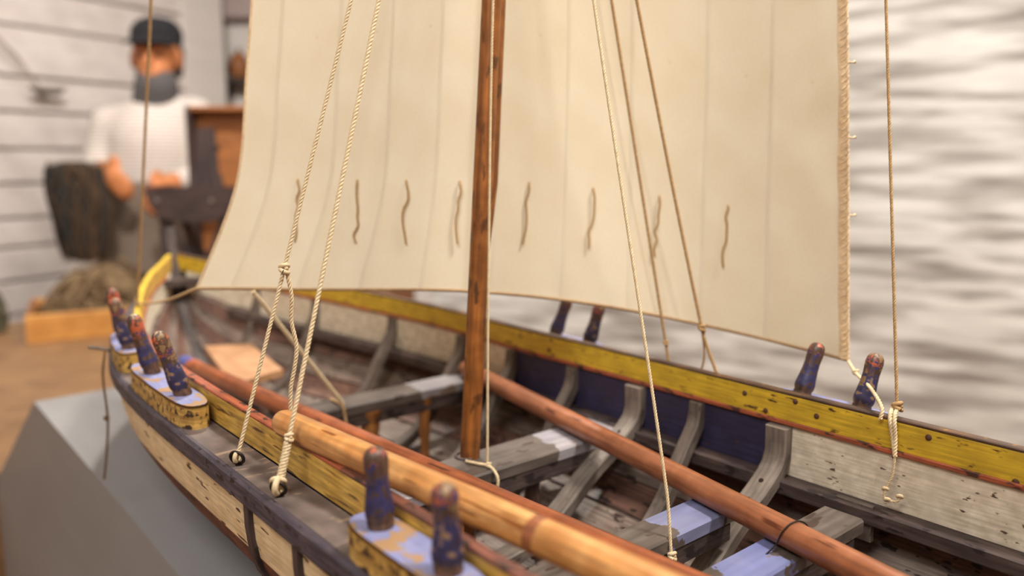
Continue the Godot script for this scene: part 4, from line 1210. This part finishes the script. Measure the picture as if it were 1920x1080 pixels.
func build_stands() -> void:
	# plinth: flat top, a sloping collar, then upright sides
	var pf := boat_frame * Transform3D(Basis(Vector3.UP, 0.0), Vector3.ZERO)
	pf.origin.y = 0.0
	var p := thing("plinth", "grey painted museum plinth with sloping end carrying the model boat", "plinth", pf)
	var top := [Vector2(-1.2, -0.207), Vector2(1.155, -0.207), Vector2(1.175, 0.32), Vector2(-1.2, 0.32)]
	var low := [Vector2(-1.3, -0.262), Vector2(1.232, -0.264), Vector2(1.26, 0.40), Vector2(-1.3, 0.40)]
	var g := Geo.new()
	g.prism_cap(top, 0.8)
	for i in 4:
		var a: Vector2 = top[i]
		var b: Vector2 = top[(i + 1) % 4]
		var c: Vector2 = low[(i + 1) % 4]
		var d: Vector2 = low[i]
		var nn := Vector3(b.y - a.y, 0.05, a.x - b.x).normalized()
		g.quad(Vector3(a.x, 0.8, a.y), Vector3(b.x, 0.8, b.y), Vector3(c.x, 0.65, c.y), Vector3(d.x, 0.65, d.y), nn, nn, nn, nn)
	part("top", [g, M.plinth], p)
	g = Geo.new(); g.prism_side(low, 0.0, 0.65); part("base", [g, M.plinth], p)
	# tan display platform beyond the plinth
	var q := thing("display_platform", "tan wooden display platform behind the plinth with crate and stand on it", "platform", Transform3D())
	var pl := [Vector2(-1.78, -0.62), Vector2(-0.46, -1.74), Vector2(-0.42, -2.6), Vector2(-0.52, -3.34), Vector2(-2.0, -2.54), Vector2(-2.25, -1.0)]
	g = Geo.new(); g.prism_side(pl, 0.0, 0.65); g.prism_cap(pl, 0.65)
	part("deck", [g, M.platform], q)
	# crate of nets
	var ang := 0.49
	var cf := Transform3D(Basis(Vector3.UP, ang), Vector3(-1.465, 0.65, -2.36))
	var cr := thing("net_crate", "shallow orange-brown wooden crate holding a heap of fishing net", "crate", cf)
	var h := 0.086
	for f in [[Vector3(0.235, h * 0.5, -0.01), Vector3(0.47, h, 0.02), 0.0], [Vector3(0.235, h * 0.5, -0.34), Vector3(0.47, h, 0.02), 0.0]]:
		g = Geo.new(); g.box(f[0], f[1], 0.003); part("long_side", [g, M.crate], cr)
	for x in [0.01, 0.46]:
		g = Geo.new(); g.box(Vector3(x, h * 0.5, -0.175), Vector3(0.308, h, 0.02), 0.003, PI * 0.5); part("end", [g, M.brown], cr)
	for k in 4:
		g = Geo.new(); g.box(Vector3(0.235, 0.006, -0.06 - 0.077 * k), Vector3(0.42, 0.01, 0.072), 0.002); part("bottom_slat", [g, M.crate], cr)
	rng.seed = 21
	var np := thing("fishing_net", "heap of brown fishing net piled in the shallow crate", "net", cf * Transform3D(Basis(), Vector3(0.235, 0.013, -0.175)))
	var ms := part("heap", [mound(Vector3.ZERO, Vector3(0.172, 0.17, 0.118), 3), M.net], np)
	ms.set_meta("kind", "stuff")
	g = Geo.new(); tangle(g, Vector3.ZERO, Vector3(0.205, 0.21, 0.143), 70, 0.0035)
	part("cords", [g, M.net], np).set_meta("kind", "stuff")
	g = Geo.new(); tangle(g, Vector3.ZERO, Vector3(0.205, 0.21, 0.143), 40, 0.0035)
	part("cords", [g, M.net_brown], np).set_meta("kind", "stuff")
	var n2 := thing("fishing_net", "small grey-green bundle of net on platform by the crate end", "net", Transform3D(Basis(), Vector3(-1.78, 0.65, -2.50)))
	part("heap", [mound(Vector3.ZERO, Vector3(0.14, 0.22, 0.12), 8), M.net_green], n2).set_meta("kind", "stuff")
	g = Geo.new(); tangle(g, Vector3.ZERO, Vector3(0.15, 0.27, 0.13), 50, 0.003)
	part("cords", [g, M.net_green], n2).set_meta("kind", "stuff")
	# dark net hung over the figure's arm
	var n3 := thing("dark_net", "dark net bundle hanging from the figure's arm", "net", Transform3D(Basis(), Vector3(-1.535, 0.84, -2.86)))
	var rows := []
	for j in 20:
		var row := []
		var t := j / 19.0
		for i in 33:
			var a := TAU * i / 32.0
			var r := lerpf(0.055, 0.088, sin(t * 2.4)) * (1.0 + 0.2 * sin(a * 7.0 + t * 3.0) + 0.1 * sin(a * 11.0))
			if j == 0 or j == 19: r *= 0.35
			row.append(Vector3(cos(a) * r * 1.05 - 0.012 * t, 0.355 * t, sin(a) * r * 0.75))
		rows.append(row)
	g = Geo.new(); g.grid(rows, true)
	part("folds", [g, M.net_dark], n3)
	g = Geo.new()
	for i in 40:
		var a := rng.randf() * TAU
		var pts := []
		for j in 8:
			var t := j / 7.0
			var r := lerpf(0.06, 0.092, sin(t * 2.4)) * 1.1
			pts.append(Vector3(cos(a + t * rng.randf_range(-0.5, 0.5)) * r * 1.05, 0.355 * t, sin(a) * r * 0.75))
		g.tube(Geo.resample(pts, 0.03), 0.002, 5)
	part("cords", [g, M.net_brown], n3).set_meta("kind", "stuff")
	# trough on crossed legs
	var tr := thing("trough", "dark wooden trough with orange end on crossed legs beyond the boat", "trough", Transform3D(Basis(), Vector3(-0.885, 0.65, -2.3)))
	rows = []
	var sec := [[-0.125, 0.473], [-0.115, 0.43], [-0.085, 0.392], [-0.05, 0.381], [0.05, 0.381], [0.085, 0.392], [0.115, 0.43], [0.125, 0.473]]
	var poly := []
	for s in sec: poly.append(Vector2(s[0], s[1]))
	g = Geo.new()
	for i in 7:
		var a := Vector3(sec[i][0], sec[i][1], 0)
		var b := Vector3(sec[i + 1][0], sec[i + 1][1], 0)
		var n := Vector3(b.y - a.y, a.x - b.x, 0).normalized()
		for z in [[0.08, 1.0], [-0.08, 1.0]]: pass
		g.quad(a + Vector3(0, 0, 0.09), b + Vector3(0, 0, 0.09), b + Vector3(0, 0, -0.09), a + Vector3(0, 0, -0.09), n, n, n, n, Vector2(0, 0), Vector2(0, 0.04), Vector2(0.18, 0.04), Vector2(0.18, 0))
		g.quad((a * Vector3(0.88, 1, 1)) + Vector3(0, 0.012 if i in [2, 3, 4] else 0.0, 0.08), (b * Vector3(0.88, 1, 1)) + Vector3(0, 0.012 if i in [2, 3, 4] else 0.0, 0.08), (b * Vector3(0.88, 1, 1)) + Vector3(0, 0.012 if i in [2, 3, 4] else 0.0, -0.08), (a * Vector3(0.88, 1, 1)) + Vector3(0, 0.012 if i in [2, 3, 4] else 0.0, -0.08), -n, -n, -n, -n)
	part("shell", [g, M.umber], tr)
	for z in [0.085, -0.085]:
		g = Geo.new()
		var f1 := []
		var f2 := []
		for s in sec:
			f1.append(Vector3(s[0], s[1], z + 0.006)); f2.append(Vector3(s[0], s[1], z - 0.006))
		g.fan(f1, Vector3.BACK, Vector3.RIGHT, Vector3.UP); g.fan(f2, Vector3.FORWARD, Vector3.RIGHT, Vector3.UP)
		part("end_board", [g, M.umber], tr)
		for x in [-0.09, 0.06]:
			var bg := Geo.new(); bg.tube([Vector3(x, 0.44, z), Vector3(x, 0.44, z + 0.012 * sign(z))], 0.006, 10)
			part("bolt", [bg, M.rib_pale], tr)
	g = Geo.new(); g.box(Vector3(-0.122, 0.466, 0), Vector3(0.012, 0.026, 0.17), 0.003); part("lip", [g, M.orange], tr, "orange painted lip")
	for z in [0.06, -0.06]:
		for s in [-1.0, 1.0]:
			g = Geo.new()
			var up := Vector3(s * 0.095, 0.40, z + 0.008 * s)
			var dn := Vector3(-s * 0.075, 0.0, z + 0.008 * s)
			var t := (up - dn).normalized()
			g.bar([[dn, t.cross(Vector3.BACK), Vector3.BACK, 0.03, 0.016], [up, t.cross(Vector3.BACK), Vector3.BACK, 0.03, 0.016]], 0.002)
			part("leg", [g, M.umber], tr)
	var po := thing("net_post", "dark tapering wooden post standing upright in the trough", "post", Transform3D(Basis(), Vector3(-0.868, 1.044, -2.3)))
	g = Geo.new(); g.bar([[Vector3(0, 0, 0), Vector3.RIGHT, Vector3.BACK, 0.085, 0.05], [Vector3(0, 0.1, 0), Vector3.RIGHT, Vector3.BACK, 0.075, 0.045], [Vector3(0, 0.13, 0), Vector3.RIGHT, Vector3.BACK, 0.056, 0.04], [Vector3(0.004, 0.245, 0), Vector3.RIGHT, Vector3.BACK, 0.044, 0.034]], 0.004)
	part("shaft", [g, M.umber], po)
	g = Geo.new(); g.tube([Vector3(-0.03, 0.19, 0), Vector3(0.04, 0.19, 0)], 0.006, 10); part("peg", [g, M.iron], po)
	# tall wooden case behind it
	var ca := thing("wooden_case", "tall open brown wooden case standing behind the trough", "case", Transform3D(Basis(), Vector3(-0.90, 0.65, -2.56)))
	g = Geo.new(); g.box(Vector3(0, 0.36, -0.09), Vector3(0.26, 0.72, 0.016), 0.002); part("back_panel", [g, M.brown], ca)
	for x in [-0.13, 0.13]:
		g = Geo.new(); g.box(Vector3(x, 0.36, -0.06), Vector3(0.014, 0.72, 0.06), 0.002); part("side_panel", [g, M.umber if x < 0 else M.brown], ca)
	for y in [0.712, 0.4, 0.01]:
		g = Geo.new(); g.box(Vector3(0, y, -0.06), Vector3(0.245, 0.014, 0.055), 0.002); part("shelf", [g, M.brown], ca)
	# loose net strands hung in the air at the wall
	var hn := thing("hanging_net", "thin brown net strands hanging in front of the board wall", "net", Transform3D(Basis(), Vector3(-2.02, 1.9, -2.95)))
	for k in 7:
		g = Geo.new()
		var a := Vector3(-0.1 - 0.02 * k, 1.15, 0)
		var b := Vector3(-0.02 + 0.01 * k, -0.03 - 0.03 * k, 0.01 * k)
		var c := Vector3(0.26 + 0.018 * k, -0.34 - 0.018 * k, 0.01 * k)
		g.tube(Geo.resample([a, b.lerp(a, 0.35) + Vector3(-0.02, 0, 0), b, b.lerp(c, 0.5) + Vector3(0.01, -0.012, 0), c], 0.03), 0.0016, 6)
		part("strand", [g, M.net_brown], hn)

# ------------------------------------------------------------------ light
func track_spot(at: Vector3, aim: Vector3, energy: float, col: Color, cone: float, label: String, size := 0.07) -> void:
	var o := thing("track_spotlight", label, "spotlight", Transform3D(Basis(), at), "ceiling spotlights")
	var d := (aim - at).normalized()
	var g := Geo.new(); g.tube([Vector3(0, 0.0, 0), Vector3(0, 3.1 - at.y, 0)], 0.012, 10); part("stalk", [g, M.iron], o)
	g = Geo.new()
	g.tube([d * -0.11, d * -0.10, d * 0.055, d * 0.06], [0.035, 0.055, 0.06, 0.06], 24, false)
	part("housing", [g, M.iron], o)
	g = Geo.new(); g.tube([d * 0.03, d * 0.036], 0.052, 24)
	var gm := plain(Color.WHITE)
	gm.emission_enabled = true
	gm.emission = col
	gm.emission_energy_multiplier = 3.0
	part("lamp_lens", [g, gm], o, "glowing lens")
	var l := SpotLight3D.new()
	l.name = "spot_lamp"
	l.light_energy = energy
	l.light_color = col
	l.light_size = size
	l.spot_angle = cone
	l.spot_range = 12.0
	l.spot_attenuation = 2.0
	l.shadow_enabled = true
	o.add_child(l)
	l.position = d * 0.065
	l.basis = Basis.looking_at(d, Vector3.UP if abs(d.y) < 0.98 else Vector3.RIGHT)

func light_panel(at: Vector3, size: Vector2, energy: float, col: Color, label: String) -> void:
	var o := thing("ceiling_light", label, "ceiling light", Transform3D(Basis(), at), "soft ceiling panels")
	var gm := plain(Color.WHITE)
	gm.emission_enabled = true
	gm.emission = col
	gm.emission_energy_multiplier = 2.0
	var g := Geo.new(); g.box(Vector3.ZERO, Vector3(size.x, 0.02, size.y), 0.002); part("diffuser", [g, gm], o, "glowing white diffuser")
	for s in [-1.0, 1.0]:
		g = Geo.new(); g.box(Vector3(0, 0.015, s * (size.y * 0.5 + 0.015)), Vector3(size.x + 0.06, 0.07, 0.03), 0.003); part("frame", [g, M.ceiling], o)
		g = Geo.new(); g.box(Vector3(s * (size.x * 0.5 + 0.015), 0.015, 0), Vector3(size.y, 0.07, 0.03), 0.003, PI * 0.5); part("frame", [g, M.ceiling], o)
	var l := AreaLight3D.new()
	l.name = "panel_lamp"
	l.area_size = size
	l.area_normalize_energy = true
	l.light_energy = energy
	l.light_color = col
	l.area_range = 12.0
	l.area_attenuation = 2.0
	l.shadow_enabled = true
	o.add_child(l)
	l.position = Vector3(0, -0.02, 0)
	l.rotation = Vector3(-PI * 0.5, 0, 0)

func _ready() -> void:
	# camera
	var cam := Camera3D.new()
	cam.name = "camera"
	add_child(cam)
	cam.position = Vector3(0, 1.2, 0)
	cam.rotation = Vector3(-atan(240.0 / 1500.0), 0, 0)
	var at := CameraAttributesPhysical.new()
	at.frustum_focal_length = 33.333
	at.frustum_focus_distance = 0.605
	at.exposure_aperture = 3.4
	at.frustum_near = 0.05
	at.frustum_far = 60.0
	cam.attributes = at
	cam.current = true
	# surroundings: a closed room, so the sky hardly matters
	var we := WorldEnvironment.new()
	we.name = "environment"
	var env := Environment.new()
	env.background_mode = Environment.BG_COLOR
	env.background_color = Color(0.02, 0.02, 0.02)
	env.tonemap_mode = Environment.TONE_MAPPER_LINEAR
	env.tonemap_exposure = 1.05
	env.sdfgi_enabled = true
	env.ssao_enabled = true
	env.ssil_enabled = true
	we.environment = env
	add_child(we)
	boat_frame = Transform3D(Basis(Vector3.UP, deg_to_rad(130.0)), Vector3(0.1006, 0.8, -0.5413))
	make_materials()
	background_materials()
	M.navy_tip = plain(c8(74, 80, 140), 0.5)
	print("materials done")
	# lamps: soft panels behind the viewer, spots on the ceiling track
	var warm := Color(1.0, 0.97, 0.92)
	var mild := Color(1.0, 0.985, 0.96)
	light_panel(Vector3(-0.8, 3.05, 1.0), Vector2(1.4, 1.0), 5.2, mild, "white ceiling light panel behind the viewer")
	light_panel(Vector3(0.6, 3.05, -1.75), Vector2(1.8, 0.8), 4.0, mild, "white ceiling light panel between the boat and water photograph")
	light_panel(Vector3(0.95, 3.05, -0.31), Vector2(0.3, 0.3), 6.4, warm, "small white ceiling light panel beside the partition")
	track_spot(Vector3(-0.42, 2.85, -2.0), Vector3(-0.25, 0.9, -0.7), 3.6, warm, 30.0, "black ceiling spotlight aimed at the boat from beyond its sail", 0.06)
	track_spot(Vector3(0.3, 2.85, 1.35), Vector3(0.0, 1.55, -0.78), 1.6, mild, 18.0, "added black ceiling spotlight to brighten the sail", 0.1)  # added lamp out of view, lifts the sail and spares the near deck
	track_spot(Vector3(-0.9, 2.85, -1.5), Vector3(-1.6, 1.25, -3.2), 4.8, mild, 58.0, "black ceiling spotlight aimed at the figure and board wall")
	build_room()
	print("room done")
	build_stands()
	print("stands done")
	build_boat()
	print("boat done")
	build_sail()
	build_rig()
	print("rig done")
	build_person()
	print("person done, fov ", cam.fov)
